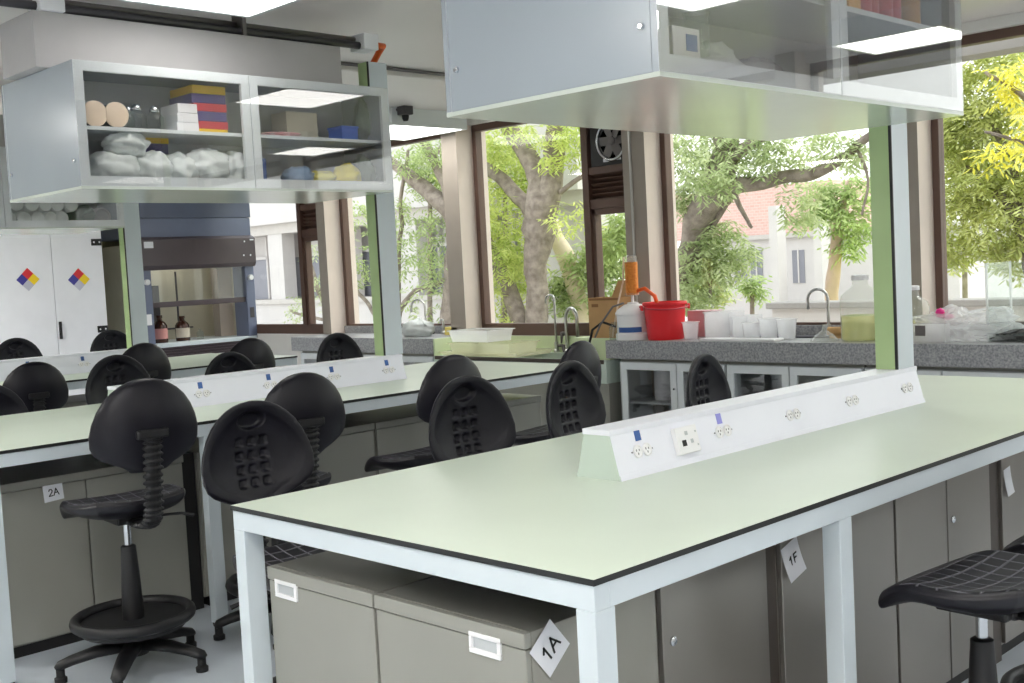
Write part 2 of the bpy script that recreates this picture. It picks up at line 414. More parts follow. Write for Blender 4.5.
# windows: brown frames, one pane each; some bays have a narrow casement with louvre beside the column
def window(n, xa, xb, casement=None):
    m = MB(); f = .05
    m.box(xa, xb, 5.80, 5.88, .905, 1.014); m.box(xa, xb, 5.80, 5.88, 2.80, 2.88)
    m.box(xa, xa+f, 5.80, 5.88, 1.0, 2.82); m.box(xb-.02, xb, 5.80, 5.88, 1.0, 2.82)
    if casement:
        c0, fan = casement
        m.box(c0, c0+.07, 5.78, 5.90, 1.0, 2.82)
        m.box(c0+.07, xb, 5.79, 5.89, 1.98, 2.06)
        m.box(c0+.07, xb, 5.79, 5.89, 2.27, 2.33)
        m.box(c0+.07, c0+.11, 5.80, 5.88, 1.014, 1.98); m.box(xb-.06, xb, 5.80, 5.88, 1.014, 1.98); m.box(c0+.07, xb, 5.80, 5.88, 1.93, 1.98)
    o = struct('window_%d' % n, m, 'brown', bevel=.003)
    if casement:
        l = MB()
        for k in range(5):
            z = 2.075+k*.042
            l.obox((((c0+.07)+xb)/2, 5.84, z+.018), ((xb-c0-.07)/2, 0, 0), (0, .022, -.014), (0, .003, .004))
        if not fan:
            for k in range(10):
                z = 2.335+k*.045
                l.obox((((c0+.07)+xb)/2, 5.84, z+.018), ((xb-c0-.07)/2, 0, 0), (0, .022, -.014), (0, .003, .004))
        l.box(c0+.07, xb, 5.868, 5.872, 2.06, 2.80)
        struct('louvre', l, 'brown', o)
    g = MB(); xe = casement[0] if casement else xb
    g.box(xa+f, xe, 5.838, 5.842, 1.014, 2.80)
    if casement: g.box(casement[0]+.11, xb-.06, 5.838, 5.842, 1.014, 1.93)
    struct('pane', g, 'glass', o)
    return o
edges = [c[0] for c in cols]; ends = [c[1] for c in cols]
W = {}
for i in range(len(cols)-1):
    xa, xb = ends[i], edges[i+1]
    cas = None
    if i == 0: cas = (-8.02, False)
    if i == 2: cas = (at(590, 250, 'y', YG).x, True)
    if i in (4,): cas = (xb-.6, False)
    W[i+1] = window(i+1, xa, xb, cas)
window(8, ends[-1], XR)
# vertical conduit beside the third column
tag(MB().box(-3.19, -3.105, 5.61, 5.70, .93, CZ).build('conduit_casing', 'columnfront'), 'grey square conduit casing running up beside the column behind the red bucket', 'conduit')
pt = MB().tube([(-3.095, 5.592, .93), (-3.095, 5.592, CZ)], .011, 8).build('riser_pipe', 'steel')
tag(pt, 'thin bright pipe rising in front of the column behind the red bucket', 'pipe')

# extractor fan in the top of the narrow casement
fx0, fx1 = at(596, 150, 'y', YG).x, -3.16
fcx, fcz = at(612.5, 150, 'y', 5.77).x, at(612.5, 161, 'y', 5.77).z+.168
f = thing('extractor_fan', 'black square extractor fan with chrome ring above the louvre in the narrow window', 'fan', (fcx, 5.80, 2.34))
MB().box(fx0-.02, fx1+.02, 5.79, 5.86, 2.33, 2.86).build('housing', 'blackpl', f, bevel=.006)
m = MB(); m.lathe([(.155, 0), (.17, -.03), (.155, -.05), (.145, -.03), (.148, 0)], (fcx, 5.79, fcz), 36, 'y'); m.build('ring', 'chrome', f, smooth=True)
m = MB()
for k in range(6):
    a = k*PI/3
    d = Vector((math.cos(a), 0, math.sin(a))); e = Vector((-math.sin(a), 0, math.cos(a)))
    m.obox(Vector((fcx, 5.772, fcz))+d*.085, d*.055, e*.035+Vector((0, .008, 0)), Vector((0, .002, 0)))
m.lathe([(.03, -.03), (.03, 0)], (fcx, 5.785, fcz), 16, 'y'); m.build('fan_blades', 'pipe', f)
m = MB(); m.box(fcx-.12, fcx-.06, 5.786, 5.79, 2.36, 2.395); m.box(fcx+.02, fcx+.07, 5.786, 5.79, 2.365, 2.385); m.build('rating_label', 'paper', f)

# ------------------------------------------------------------------ ceiling lights
def lamp(x0, x1, y0, y1, label, m_='lampfill'):
    t = thing('ceiling_light', label, 'ceiling light', ((x0+x1)/2, (y0+y1)/2, 2.78), 'square ceiling light panels')
    m = MB(); e = .025
    m.box(x0, x1, y0, y0+e, 2.78, CZ); m.box(x0, x1, y1-e, y1, 2.78, CZ); m.box(x0, x0+e, y0+e, y1-e, 2.78, CZ); m.box(x1-e, x1, y0+e, y1-e, 2.78, CZ)
    m.build('frame', 'door', t)
    MB().box(x0+e, x1-e, y0+e, y1-e, 2.785, 2.795).build('diffuser', m_, t)
lamp(-2.07, -1.37, .80, 1.50, 'lit square ceiling light panel at the top edge above the hanging cabinet of coloured boxes', 'lamp')
lamp(-5.75, -4.88, 4.65, 5.51, 'lit ceiling light panel by the windows beside the grey ceiling sensor', 'lamp')
lamp(-.46, .26, 2.80, 3.50, 'lit ceiling light panel behind the nearest hanging cabinet', 'lamp')
lamp(2.30, 3.02, 4.90, 5.48, 'lit ceiling light panel mirrored in the right door of the nearest hanging cabinet', 'lamp')
lamp(2.19, 2.91, 2.62, 3.34, 'lit ceiling light panel mirrored in the left door of the nearest hanging cabinet', 'lamp')
lamp(1.2, 1.9, -1.6, -.9, 'added out-of-view fill light panel above the near end of the foreground bench')  # this and the panels below are added out of view as fill light
lamp(4.2, 4.9, .4, 1.1, 'added out-of-view fill light panel over the aisle right of the foreground bench')
lamp(-1.2, -.5, -2.6, -1.9, 'added out-of-view fill light panel over the aisle in front of the benches')
lamp(5.6, 6.3, -2.8, -2.1, 'added out-of-view fill light panel in the far corner behind the camera')
lamp(3.2, 3.9, -3.4, -2.7, 'added out-of-view fill light panel behind the camera by the near wall')
lamp(5.6, 6.3, 2.8, 3.5, 'added out-of-view fill light panel right of the room view')
lamp(-3.9, -3.2, -1.6, -.9, 'added out-of-view fill light panel in front of the second bench')
lamp(-8.2, -7.5, .6, 1.3, 'added out-of-view fill light panel in front of the white chemical cabinet')
lamp(-6.6, -5.9, .4, 1.1, 'added out-of-view fill light panel above the third bench')
lamp(-6.0, -5.3, -1.8, -1.1, 'added out-of-view fill light panel in front of the third bench')

# ------------------------------------------------------------------ benches
ZT = .92
def bench(x0, y0, y1, w, label, legs):
    x1 = x0+w
    t = thing('lab_bench', label, 'lab bench', ((x0+x1)/2, (y0+y1)/2, 0), 'long lab benches')
    m = MB(); m.box(x0, x1, y0, y1, ZT-.013, ZT)
    o = m.build('bench_top', ['edge', 'top'], t)
    for p in o.data.polygons:
        if p.normal.z > .5: p.material_index = 1
    m = MB(); a = ZT-.066; b = ZT-.0132; i = .004; k = .045
    m.box(x0+i, x1-i, y0+i, y0+i+k, a, b); m.box(x0+i, x1-i, y1-i-k, y1-i, a, b)
    m.box(x0+i, x0+i+k, y0+i+k, y1-i-k, a, b); m.box(x1-i-k, x1-i, y0+i+k, y1-i-k, a, b)
    m.build('frame', 'frame', t, bevel=.002)
    for yy in legs:
        for xx in (x0+i, x1-i-.05):
            l = MB().box(xx, xx+.05, yy, yy+.06, .012, a).build('leg', 'frame', t, bevel=.002)
            MB().box(xx+.004, xx+.046, yy+.005, yy+.055, 0, .0122).build('foot', 'plinth', l)
    return t
bench(-.013, 0, 3.532, 1.306, 'pale green topped lab bench nearest the camera, its near corner in full view', [.004, .93, 2.53, 3.468])
bench(-3.118, 0, 3.545, 1.318, 'second pale green lab bench, under the hanging cabinet with coloured boxes', [.004, .948, 2.53, 3.48])
bench(-6.191, 0, 3.545, 1.318, 'third lab bench, farthest back in front of the fume hood', [.004, .948, 2.53, 3.48])

# socket trunking on each bench: a trapezium body, a lid, sockets set in the +X and -X slopes
def trunking(xc, y0, y1, label, socks, plates=(), stickers=(), zt=1.06):
    t = thing('socket_trunking', label, 'socket trunking', (xc, (y0+y1)/2, ZT), 'white socket trunking along the bench tops')
    hb, ht = .080, .047
    m = MB(); m.prism([(xc-hb, ZT), (xc+hb, ZT), (xc+ht, zt-.012), (xc-ht, zt-.012)], 'y', y0, y1)
    m.prism([(xc-hb-.003, ZT), (xc+hb+.003, ZT), (xc+hb-.001, ZT+.014), (xc-hb+.001, ZT+.014)], 'y', y0+.0005, y1-.0005)
    o = m.build('trunking_body', ['rail', 'railend'], t)
    for p in o.data.polygons:
        if p.normal.y < -.5: p.material_index = 1
    MB().box(xc-ht-.004, xc+ht+.004, y0-.003, y1+.002, zt-.016, zt).build('lid', 'rail', t, bevel=.002)
    sl = Vector((ht-hb, 0, zt-.012-ZT)).normalized(); nrm = Vector((sl.z, 0, -sl.x))
    yv = Vector((0, 1, 0))
    def on(y, k): return Vector((xc+hb, y, ZT))+sl*k
    for y, k in socks:
        c = on(y, k)
        for s in (-1, 1):
            m = MB(); d = MB()
            q = c+yv*s*.021
            n = 18; ring = []
            for h, rr in ((0, .0185), (.005, .0185), (.006, .016), (.003, .0145)):
                ring.append([q+nrm*h+(yv*math.cos(2*PI*j/n)+sl*math.sin(2*PI*j/n))*rr for j in range(n)])
            vs = [v for r_ in ring for v in r_]
            fs = [(a*n+j, a*n+(j+1) % n, (a+1)*n+(j+1) % n, (a+1)*n+j) for a in range(3) for j in range(n)]+[tuple(range(3*n, 4*n))]
            m.add(vs, fs)
            for (dy, dz) in ((-.006, .003), (.006, .003), (0, -.007)):
                d.obox(q+nrm*.003+yv*dy+sl*dz, yv*.0013, sl*.003, nrm*.001)
            d.obox(q+nrm*.001+yv*s*.0235, yv*.002, sl*.002, nrm*.0015)
            so = m.build('socket_outlet', 'plate', t); d.build('pin_holes', 'pins', so)
    for y, k, mm in stickers:
        MB().obox(on(y, k)+nrm*.001, yv*.012, sl*.016, nrm*.001).build('circuit_sticker', mm, t)
    for y, k in plates:
        c = on(y, k)
        pl = MB().obox(c+nrm*.008, yv*.052, sl*.040, nrm*.008).build('data_plate', 'plate', t, bevel=.002)
        m = MB(); m.obox(c+nrm*.0155-yv*.02-sl*.008, yv*.010, sl*.009, nrm*.001); m.build('port', 'dark', pl)
        m = MB()
        for (a, b) in ((0, .02), (.02, -.006), (.045, -.02), (.045, .02)): m.obox(c+nrm*.0165+yv*(a-.003)+sl*b, yv*.006*(1 if a < .04 else .4), sl*.006*(1 if a < .04 else .4), nrm*.0008)
        m.build('port_cover', 'inner', pl)
    return t
XC1 = .626
def railpos(px, py, xc):
    "height along the slope and y of a mark seen on the +X slope"
    xm = xc+.060
    return at(px, py, 'x', xm).y
s1 = [(railpos(px, py, XC1), .070) for px, py in ((641, 446), (722, 428), (792, 411), (851, 397), (906, 385))]
trunking(XC1, .7885, 2.6314, 'white sloped socket trunking with data plate on the nearest bench', s1,
         [(railpos(683, 436, XC1), .07)], [(railpos(639.5, 436, XC1), .115, 'blue'), (railpos(720.5, 416, XC1), .11, 'lilac')])
XC2 = -2.449
y2 = [railpos(px, py, XC2) for px, py in ((202, 391), (270, 381), (333, 373), (388, 366))]
t2 = trunking(XC2, .8513, 2.58, 'white socket trunking on the second bench, beneath the cabinet of coloured boxes', [(y, .062) for y in y2], (), [(y-.005, .105, 'blue') for y in y2])
trunking(XC2-3.075, .8513, 2.58, 'white socket trunking on the third bench, farthest back', [(y, .062) for y in y2], (), [(y-.005, .105, 'blue') for y in y2])

# posts that rise from the end of each trunking to above the cabinets
def post(x0, y0, label, z1=2.72, z0=1.06):
    x1, y1 = x0+.09, y0+.135
    t = thing('cable_post', label, 'post', ((x0+x1)/2, (y0+y1)/2, z0), 'green and white cable posts')
    MB().box(x0, x1, y0+.006, y1, z0, z1).build('post_body', 'frame', t)
    MB().box(x0+.002, x1-.010, y0, y0+.006, z0, z1).build('green_cover', 'green', t)['label'] = 'green cover strip'
    MB().box(x1-.010, x1+.001, y0+.0005, y0+.0062, z0, z1).build('edge_seal', 'edge', t)
post(.5815, 2.485, 'green and white cable post on the nearest bench, below the nearest hanging cabinet')
post(-2.520, 2.478, 'green and white cable post at the end of the second bench trunking')
post(-5.575, 2.478, 'green and white cable post on the third bench beside the fume hood')

# ------------------------------------------------------------------ hanging wall cabinets
def hanging_cabinet(x0, x1, y0, y1, z0, z1, split, shelf, label, gm='cabglass'):
    t = thing('hanging_cabinet', label, 'cabinet', ((x0+x1)/2, (y0+y1)/2, z0), 'hanging glass-door cabinets')
    a, b = x0+.024, x1-.024; th = .018
    m = MB(); m.box(a, b, y0, y0+th, z0+.012, z1); m.box(a, b, y1-th, y1, z0+.012, z1); m.box(a, b, y0+th, y1-th, z1-th, z1)
    m.build('carcass', 'cab', t, bevel=.002)
    MB().box(x0+.002, x1-.002, y0, y1, z0, z0+.012).build('underside', 'bottom', t)
    MB().box((a+b)/2-.006, (a+b)/2+.006, y0+th, y1-th, z0+.0122, z1-th).build('back_panel', 'inner', t)
    MB().box(a, b, y0+th, y1-th, z0+.0122, z0+.026).build('bottom_board', 'inner', t)
    if shelf: MB().box((a+b)/2+.006, b-.012, y0+th+.002, y1-th-.002, shelf-.016, shelf).build('shelf', 'door', t)
    f = .044
    for s in (-1, 1):
        xa, xb = (b+.001, x1-.004) if s > 0 else (x0+.004, a-.001)
        for ya, yb in ((y0, split-.002), (split+.002, y1)):
            m = MB(); zz0 = z0+.0125
            m.box(xa, xb, ya, yb, zz0, zz0+f); m.box(xa, xb, ya, yb, z1-f, z1)
            m.box(xa, xb, ya, ya+f, zz0+f, z1-f); m.box(xa, xb, yb-f, yb, zz0+f, z1-f)
            d = m.build('door', ['door', 'cab'], t)
            for p_ in d.data.polygons:
                if abs(p_.normal.y) > .5 and abs(p_.center.y+world_loc(t).y-y0) < .004: p_.material_index = 1
            gx = (xb+.0005, xb+.0035) if s > 0 else (xa-.0035, xa-.0005)
            MB().box(gx[0], gx[1], ya+.001, yb-.001, zz0+.001, z1-.001).build('glass_pane', gm, d)
    for xx, zz in ((x1-.05, z0+.125), (x0+.055, z0+.125)):
        m = MB(); m.lathe([(.009, 0), (.009, -.006), (.006, -.009)], (xx, y0, zz), 16, 'y'); m.build('lock', 'chrome', t, smooth='auto')
    return t
C1 = (.282, 1.046, .601, 2.274, 1.958, 2.52)
C2 = (-2.868, -2.081, .607, 2.326, 1.958, 2.51)
hanging_cabinet(*C1, 1.46, 2.246, 'grey hanging cabinet nearest the camera with red bottles on its shelf')
hanging_cabinet(*C2, 1.477, 2.235, 'grey hanging cabinet holding coloured boxes and white bags above the second bench', 'cabglass2')
C3 = (-5.943, -5.156, .607, 2.326, 1.958, 2.51)
hanging_cabinet(*C3, 1.477, 2.235, 'grey hanging cabinet at the left edge filled with pale rolls, above the third bench', 'cabglass3')

# bulkhead over the second cabinet
struct('trim_2', MB().box(-2.70, -2.33, .555, 2.22, 2.512, 2.76), 'bulk', bevel=.004)
struct('trim_3', MB().box(-5.77, -5.40, .555, 2.22, 2.512, 2.76), 'bulk', bevel=.004)
struct('trim_4', MB().box(.42, .90, .62, 2.22, 2.522, 2.76), 'cab', bevel=.004)

# twin conduits and junction boxes under the ceiling
t = thing('ceiling_conduit', 'pair of dark conduit pipes running along the bulkhead under the ceiling', 'conduit', (-2.36, 1.2, 2.79))
MB().tube([(-2.36, -1.2, 2.785), (-2.36, 2.42, 2.785)], .020, 12).build('lower_pipe', 'pipedark', t, smooth=True)
MB().tube([(-2.40, -1.2, 2.822), (-2.40, 2.42, 2.822)], .016, 12).build('upper_pipe', 'pipe', t, smooth=True)
for yy in (1.62,): MB().box(-2.43, -2.33, yy, yy+.02, 2.76, CZ).build('pipe_clamp', 'pipe', t)
m = MB().box(-2.44, -2.31, .585, .70, 2.76, 2.85)
single('junction_box', m, 'white', 'white junction box on the conduit above the left end of the bulkhead', 'junction box', (-2.37, .64, 2.76), 'white conduit junction boxes', bevel=.006)
m = MB().box(-2.44, -2.31, 2.37, 2.47, 2.76, 2.85)
single('junction_box', m, 'white', 'small white junction box on the conduit above the second bench post', 'junction box', (-2.37, 2.42, 2.76), 'white conduit junction boxes', bevel=.006)
m = MB().tube([(-2.37, 2.47, 2.80), (-2.37, 2.55, 2.80), (-2.42, 2.56, 2.78), (-2.47, 2.55, 2.721)], .018, 10)
single('cable_gland', m, 'orangepl', 'orange cable gland between junction box and post top', 'cable gland', (-2.37, 2.5, 2.78), smooth=True)
m = MB().tube([(-3.42, 2.6, 2.918), (-3.42, 5.6, 2.918)], .012, 8)
single('thin_conduit', m, 'pipe', 'thin grey conduit along the ceiling left of the nearest hanging cabinet', 'conduit', (-3.42, 4.1, 2.918), smooth=True)
t = thing('ceiling_sensor', 'grey box sensor hanging on a short stem in front of the window light', 'sensor', (-4.82, 4.745, 2.84))
p = at(405, 109, 'y', 4.745)
MB().box(p.x-.05, p.x+.05, p.y-.05, p.y+.05, p.z-.05, p.z+.045).build('sensor_box', 'pipedark', t, bevel=.008)
MB().lathe([(.02, -.10), (.03, -.075), (.03, -.05)], (p.x, p.y, p.z), 14).build('lens', 'dark', t)
MB().tube([(p.x, p.y, p.z+.045), (p.x, p.y, CZ)], .012, 8).build('stem', 'pipe', t)
MB().tube([(p.x-.05, p.y-.03, p.z), (p.x-.4, p.y-.2, p.z), (p.x-.42, p.y-.21, CZ)], .014, 8).build('cable', 'pipedark', t)

# ------------------------------------------------------------------ under-bench cabinets
def under_unit(x0, x1, y0, y1, face, doors, label, handles=(), locks=(), z1=.75, body='under', dm='under2', top_lip=True, cat='cabinet'):
    "face 'y-' or 'x+'; doors: list of (a,b) spans along the face; handles / locks: (a, z)"
    t = thing('underbench_cabinet', label, 'cabinet', ((x0+x1)/2, (y0+y1)/2, 0), 'grey steel cabinets under the benches')
    g = .016
    if face == 'y-':
        MB().box(x0, x1, y0+g, y1, .05, z1).build('carcass', body, t, bevel=.002)
    else:
        MB().box(x0, x1-g, y0, y1, .05, z1).build('carcass', body, t, bevel=.002)
    MB().box(x0+.02, x1-.03, y0+.03, y1-.02, 0, .0502).build('plinth', 'plinth', t)
    zt = z1-.036 if top_lip else z1-.004
    if top_lip:
        m = MB()
        m.box(x0, x1, y0-.004, y0+g-.001, zt+.002, z1) if face == 'y-' else m.box(x1-g+.001, x1+.004, y0, y1, zt+.002, z1)
        m.build('top_lip', dm, t, bevel=.002)
    for a, b in doors:
        m = MB()
        if face == 'y-': m.box(a+.002, b-.002, y0, y0+g-.001, .06, zt-.001)
        else: m.box(x1-g+.001, x1, a+.002, b-.002, .06, zt-.001)
        d = m.build('door', dm, t, bevel=.002)
        for h, z in handles:
            if not (a <= h <= b): continue
            m = MB(); k = MB(); w, hh, e = .05, .024, .011
            if face == 'y-':
                yy = (y0-.006, y0+.002)
                m.box(h-w, h+w, *yy, z-hh, z-hh+e); m.box(h-w, h+w, *yy, z+hh-e, z+hh); m.box(h-w, h-w+e, *yy, z-hh+e, z+hh-e); m.box(h+w-e, h+w, *yy, z-hh+e, z+hh-e)
                k.box(h-w+e, h+w-e, y0-.001, y0+.001, z-hh+e, z+hh-e)
            hd = m.build('handle', 'plate', d, bevel=.0015); hd['label'] = 'white recessed handle'
            k.build('handle_recess', 'inner', d)
        for h, z in locks:
            if not (a <= h <= b): continue
            m = MB()
            m.lathe([(.012, 0), (.012, .005), (.008, .008)], (x1, h, z), 14, 'x') if face == 'x+' else m.lathe([(.012, 0), (.012, -.005), (.008, -.008)], (h, y0, z), 14, 'y')
            m.build('lock', 'chrome', d, smooth='auto')
    return t
hz = .694
under_unit(.06, .520, .06, .50, 'y-', [(.06, .520)], 'grey cabinet under the near end of the nearest bench, white handle at its left', [(at(287, 590, 'y', .06).x, at(287, 590, 'y', .06).z)])
under_unit(.527, 1.04, .06, .50, 'y-', [(.527, 1.04)], 'grey cabinet under the near bench corner carrying the 1A card', [(at(486, 645, 'y', .06).x, at(486, 645, 'y', .06).z)])
under_unit(.50, 1.04, .515, .985, 'x+', [(.52, .98)], 'grey steel cabinet with a lock beside the corner cabinet of the nearest bench', (), [(.56, .60)], body='brushed', dm='brushed', top_lip=False)
under_unit(.50, 1.04, 1.04, 1.705, 'x+', [(1.05, 1.70)], 'grey steel cabinet carrying the 1F card behind the middle bench leg', (), (), body='brushed', dm='brushed', top_lip=False)
under_unit(.50, 1.04, 1.709, 2.42, 'x+', [(1.712, 2.07), (2.075, 2.418)], 'two-door grey steel cabinet behind the stool at the right', (), [(2.11, .60)], body='brushed', dm='brushed', top_lip=False)
under_unit(.50, 1.04, 2.51, 3.44, 'x+', [(2.52, 2.97), (2.975, 3.43)], 'grey steel cabinet at the far end of the nearest bench, by the right edge', (), (), body='brushed', dm='brushed', top_lip=False)
for y0, y1, w in ((.988, 1.037, 'behind the middle bench leg'), (2.423, 2.507, 'behind the stools at the right edge')):
    m = MB().box(.9, 1.03, y0, y1, 0, .78)  # dark box standing in for the gap between the cabinets
    single('gap_strip', m, 'gap', 'dark strip set in the gap between steel cabinets ' + w, 'filler strip', (1.0, (y0+y1)/2, 0))
b2 = [(.05, 1.0, [(.055, .53), (.533, .995)], 'two-door grey cabinet carrying the 2A card under the second bench'),
      (1.07, 2.118, [(1.075, 1.59), (1.593, 2.113)], 'two-door grey cabinet under the middle of the second bench'),
      (2.125, 3.40, [(2.13, 2.76), (2.763, 3.395)], 'grey cabinet under the far end of the second bench near the sink')]
for y0, y1, ds, lb in b2:
    under_unit(-2.62, -2.10, y0, y1, 'x+', ds, lb, (), (), z1=.74)
m = MB().box(-2.5, -2.12, 1.004, 1.066, 0, .74)  # black box standing in for the gap beside the leg
single('gap_strip', m, 'plinth', 'black strip set in the gap between cabinets beside the leg of the second bench', 'filler strip', (-2.3, 1.03, 0))
for y0, y1, ds, lb in [(.05, 1.7, [(.055, .87), (.873, 1.695)], 'two-door grey cabinet under the near half of the third bench'), (1.71, 3.4, [(1.715, 2.55), (2.553, 3.395)], 'two-door grey cabinet under the far half of the third bench')]:
    under_unit(-5.70, -5.17, y0, y1, 'x+', ds, lb, (), (), z1=.74)

# paper cards on the cabinets
def card(c, xd, yd, n, w, h, label, body=None, size=.05, curl=.0):
    c = Vector(c); xd = Vector(xd).normalized(); yd = Vector(yd).normalized(); n = Vector(n)
    m = MB(); N_ = 8; vs = []; fs = []
    for i in range(N_+1):
        v = i/N_*2-1
        for j in (-1, 1):
            vs.append(c+xd*j*w/2+yd*v*h/2+n*(.003+curl*(1-v)*(1-v)*.25))
    fs = [(2*i, 2*i+1, 2*i+3, 2*i+2) for i in range(N_)]
    t = thing('paper_card', label, 'paper card', c, 'white paper number cards')
    m.add(vs, fs); m.build('card_sheet', 'paper', t)
    if body:
        G_ = {'1': [[(-.20, .22), (.06, .5), (.06, -.5)]], 'A': [[(-.38, -.5), (0, .5), (.38, -.5)], [(-.24, -.12), (.24, -.12)]],
              'F': [[(-.22, -.5), (-.22, .5), (.28, .5)], [(-.22, .05), (.16, .05)]], '2': [[(-.26, .28), (-.12, .48), (.12, .48), (.26, .28), (.2, .04), (-.28, -.5), (.3, -.5)]]}
        m = MB(); wd = size*.07; adv = size*.85
        for i, ch in enumerate(body):
            o_ = (i-(len(body)-1)/2)*adv
            for st in G_[ch]:
                for (p, q) in zip(st, st[1:]):
                    A_ = c+xd*(o_+p[0]*size)+yd*p[1]*size; B_ = c+xd*(o_+q[0]*size)+yd*q[1]*size
                    d = (B_-A_); L_ = d.length/2; d.normalize(); e = n.cross(d)
                    m.obox((A_+B_)/2+n*(.0042+curl*.25), d*(L_+wd*.8), e*wd, n*.0006)
        m.build('lettering', 'ink', t)
    return t
ya, yb = Vector((0, 1, 0)), Vector((0, 0, 1))
def rot(a): return (ya*math.cos(a)+yb*math.sin(a), -ya*math.sin(a)+yb*math.cos(a))
p = at(549, 648, 'x', 1.04)
xd, yd = rot(R(40)); card(p, xd, yd, (1, 0, 0), .088, .092, 'white card reading 1A, turned on its corner, on the near bench cabinet', '1A', .034)
p = at(791, 559, 'x', 1.04); xd, yd = rot(R(16)); card(p, xd, yd, (1, 0, 0), .085, .10, 'white card reading 1F hanging on the steel cabinet beside the middle leg', '1F', .027, .012)
p = at(1007, 481, 'x', 1.04); xd, yd = rot(R(8)); card(p, xd, yd, (1, 0, 0), .06, .10, 'blank white card on the steel cabinet at the right edge', None, .04, .01)
p = at(53, 492, 'x', -2.10); xd, yd = rot(R(4)); card(p, xd, yd, (1, 0, 0), .085, .075, 'white card reading 2A on the second bench cabinet', '2A', .028)

# ------------------------------------------------------------------ stools
def lerp_tab(tab, t):
    for (a, va), (b, vb) in zip(tab, tab[1:]):
        if t <= b:
            k = (t-a)/(b-a); k = k*k*(3-2*k) if False else k
            return va+(vb-va)*k
    return tab[-1][1]
WTAB = [(0, .070), (.03, .080), (.07, .100), (.11, .134), (.16, .172), (.22, .197), (.30, .209), (.42, .211), (.55, .201), (.68, .182), (.79, .157), (.87, .128), (.93, .097), (.97, .066), (.99, .038), (1, .006)]
BH = .350
def back_mesh():
    NU, NV = 88, 92; fr = []; bk = []
    for j in range(NV+1):
        t = j/NV
        t = .5-.5*math.cos(PI*t) if False else t
        w = lerp_tab(WTAB, t)
        z = t*BH
        for i in range(NU+1):
            s_ = i/NU*2-1; u = .55*s_+.45*math.sin(s_*PI/2)
            x = w*u
            edge = max(0., 1-abs(u)**5)*min(1, (1-t)/.06)**.5*min(1, (t+.004)/.05)**.5
            mid = .050*(x/.2)**2-.030*(1-((t-.45)/.55)**2)+.035*(t-.3)**2
            e = max(edge, 0)**.5
            yf = mid+.016*e
            # raised rim then dished centre
            q = (x/max(w, .01))**2+((t-.5)/.5)**2
            yf -= .006*max(0, 1-(q/.76)**4)
            # hand hold
            k = (x/.048)**2+((z-BH*.82)/.027)**2
            yf -= .022*max(0, min(1, (1.25-k)/.5)) if k < 1.25 else 0
            for r_, zz in enumerate((.218, .173, .128, .083)):
                for cx in (-.046, 0, .046):
                    hw = .0135*(1-(z-zz)*9); dx = abs(x-cx); dz = abs(z-zz)
                    a = min(1, max(0, (hw-dx)/.0035))*min(1, max(0, (.0155-dz)/.0035))
                    yf -= .011*a
            yb_ = mid-.020*e
            fr.append(Vector((x, yf, z))); bk.append(Vector((x, yb_, z)))
    n = NU+1; V = fr+bk; F = []
    o = len(fr)
    for j in range(NV):
        for i in range(NU):
            a = j*n+i
            F.append((a, a+1, a+n+1, a+n)); F.append((o+a, o+a+n, o+a+n+1, o+a+1))
    for j in range(NV):
        a = j*n; F.append((a, a+n, o+a+n, o+a)); b = j*n+NU; F.append((b, o+b, o+b+n, b+n))
    for i in range(NU):
        F.append((i, o+i, o+i+1, i+1)); b = NV*n+i; F.append((b, b+1, o+b+1, o+b))
    return V, F
def seat_mesh():
    N_ = 44; topv = []; botv = []
    for j in range(N_+1):
        v = math.sin((j/N_*2-1)*PI/2)
        for i in range(N_+1):
            u = math.sin((i/N_*2-1)*PI/2)
            x = .228*u*math.sqrt(1-.36*v*v)*(1+.05*v); y = .215*v*math.sqrt(1-.30*u*u)
            d = max(abs(u), abs(v))
            e = (1-d**8)
            fr_ = max(0, (v-.25)/.75)
            z = -.058*fr_**2+.020*max(0, -v)**2-.016*(1-u*u)*(1-min(1, abs(v+.25)/.75)**2)+.010*u*u
            r_ = .020; sd_ = min(r_, (1-d)*.215); dr = r_-math.sqrt(max(0, r_*r_-(r_-sd_)**2))
            topv.append(Vector((x, y, z-dr)))
            botv.append(Vector((x, y, z-2*r_+dr-.024*(1-d**4))))
    n = N_+1; o = len(topv); V = topv+botv; F = []
    for j in range(N_):
        for i in range(N_):
            a = j*n+i; F.append((a, a+1, a+n+1, a+n)); F.append((o+a, o+a+n, o+a+n+1, o+a+1))
    for i in range(N_):
        F.append((i, o+i, o+i+1, i+1)); b = N_*n+i; F.append((b, b+1, o+b+1, o+b))
        a = i*n; F.append((a, a+n, o+a+n, o+a)); b = i*n+N_; F.append((b, o+b, o+b+n, b+n))
    return V, F
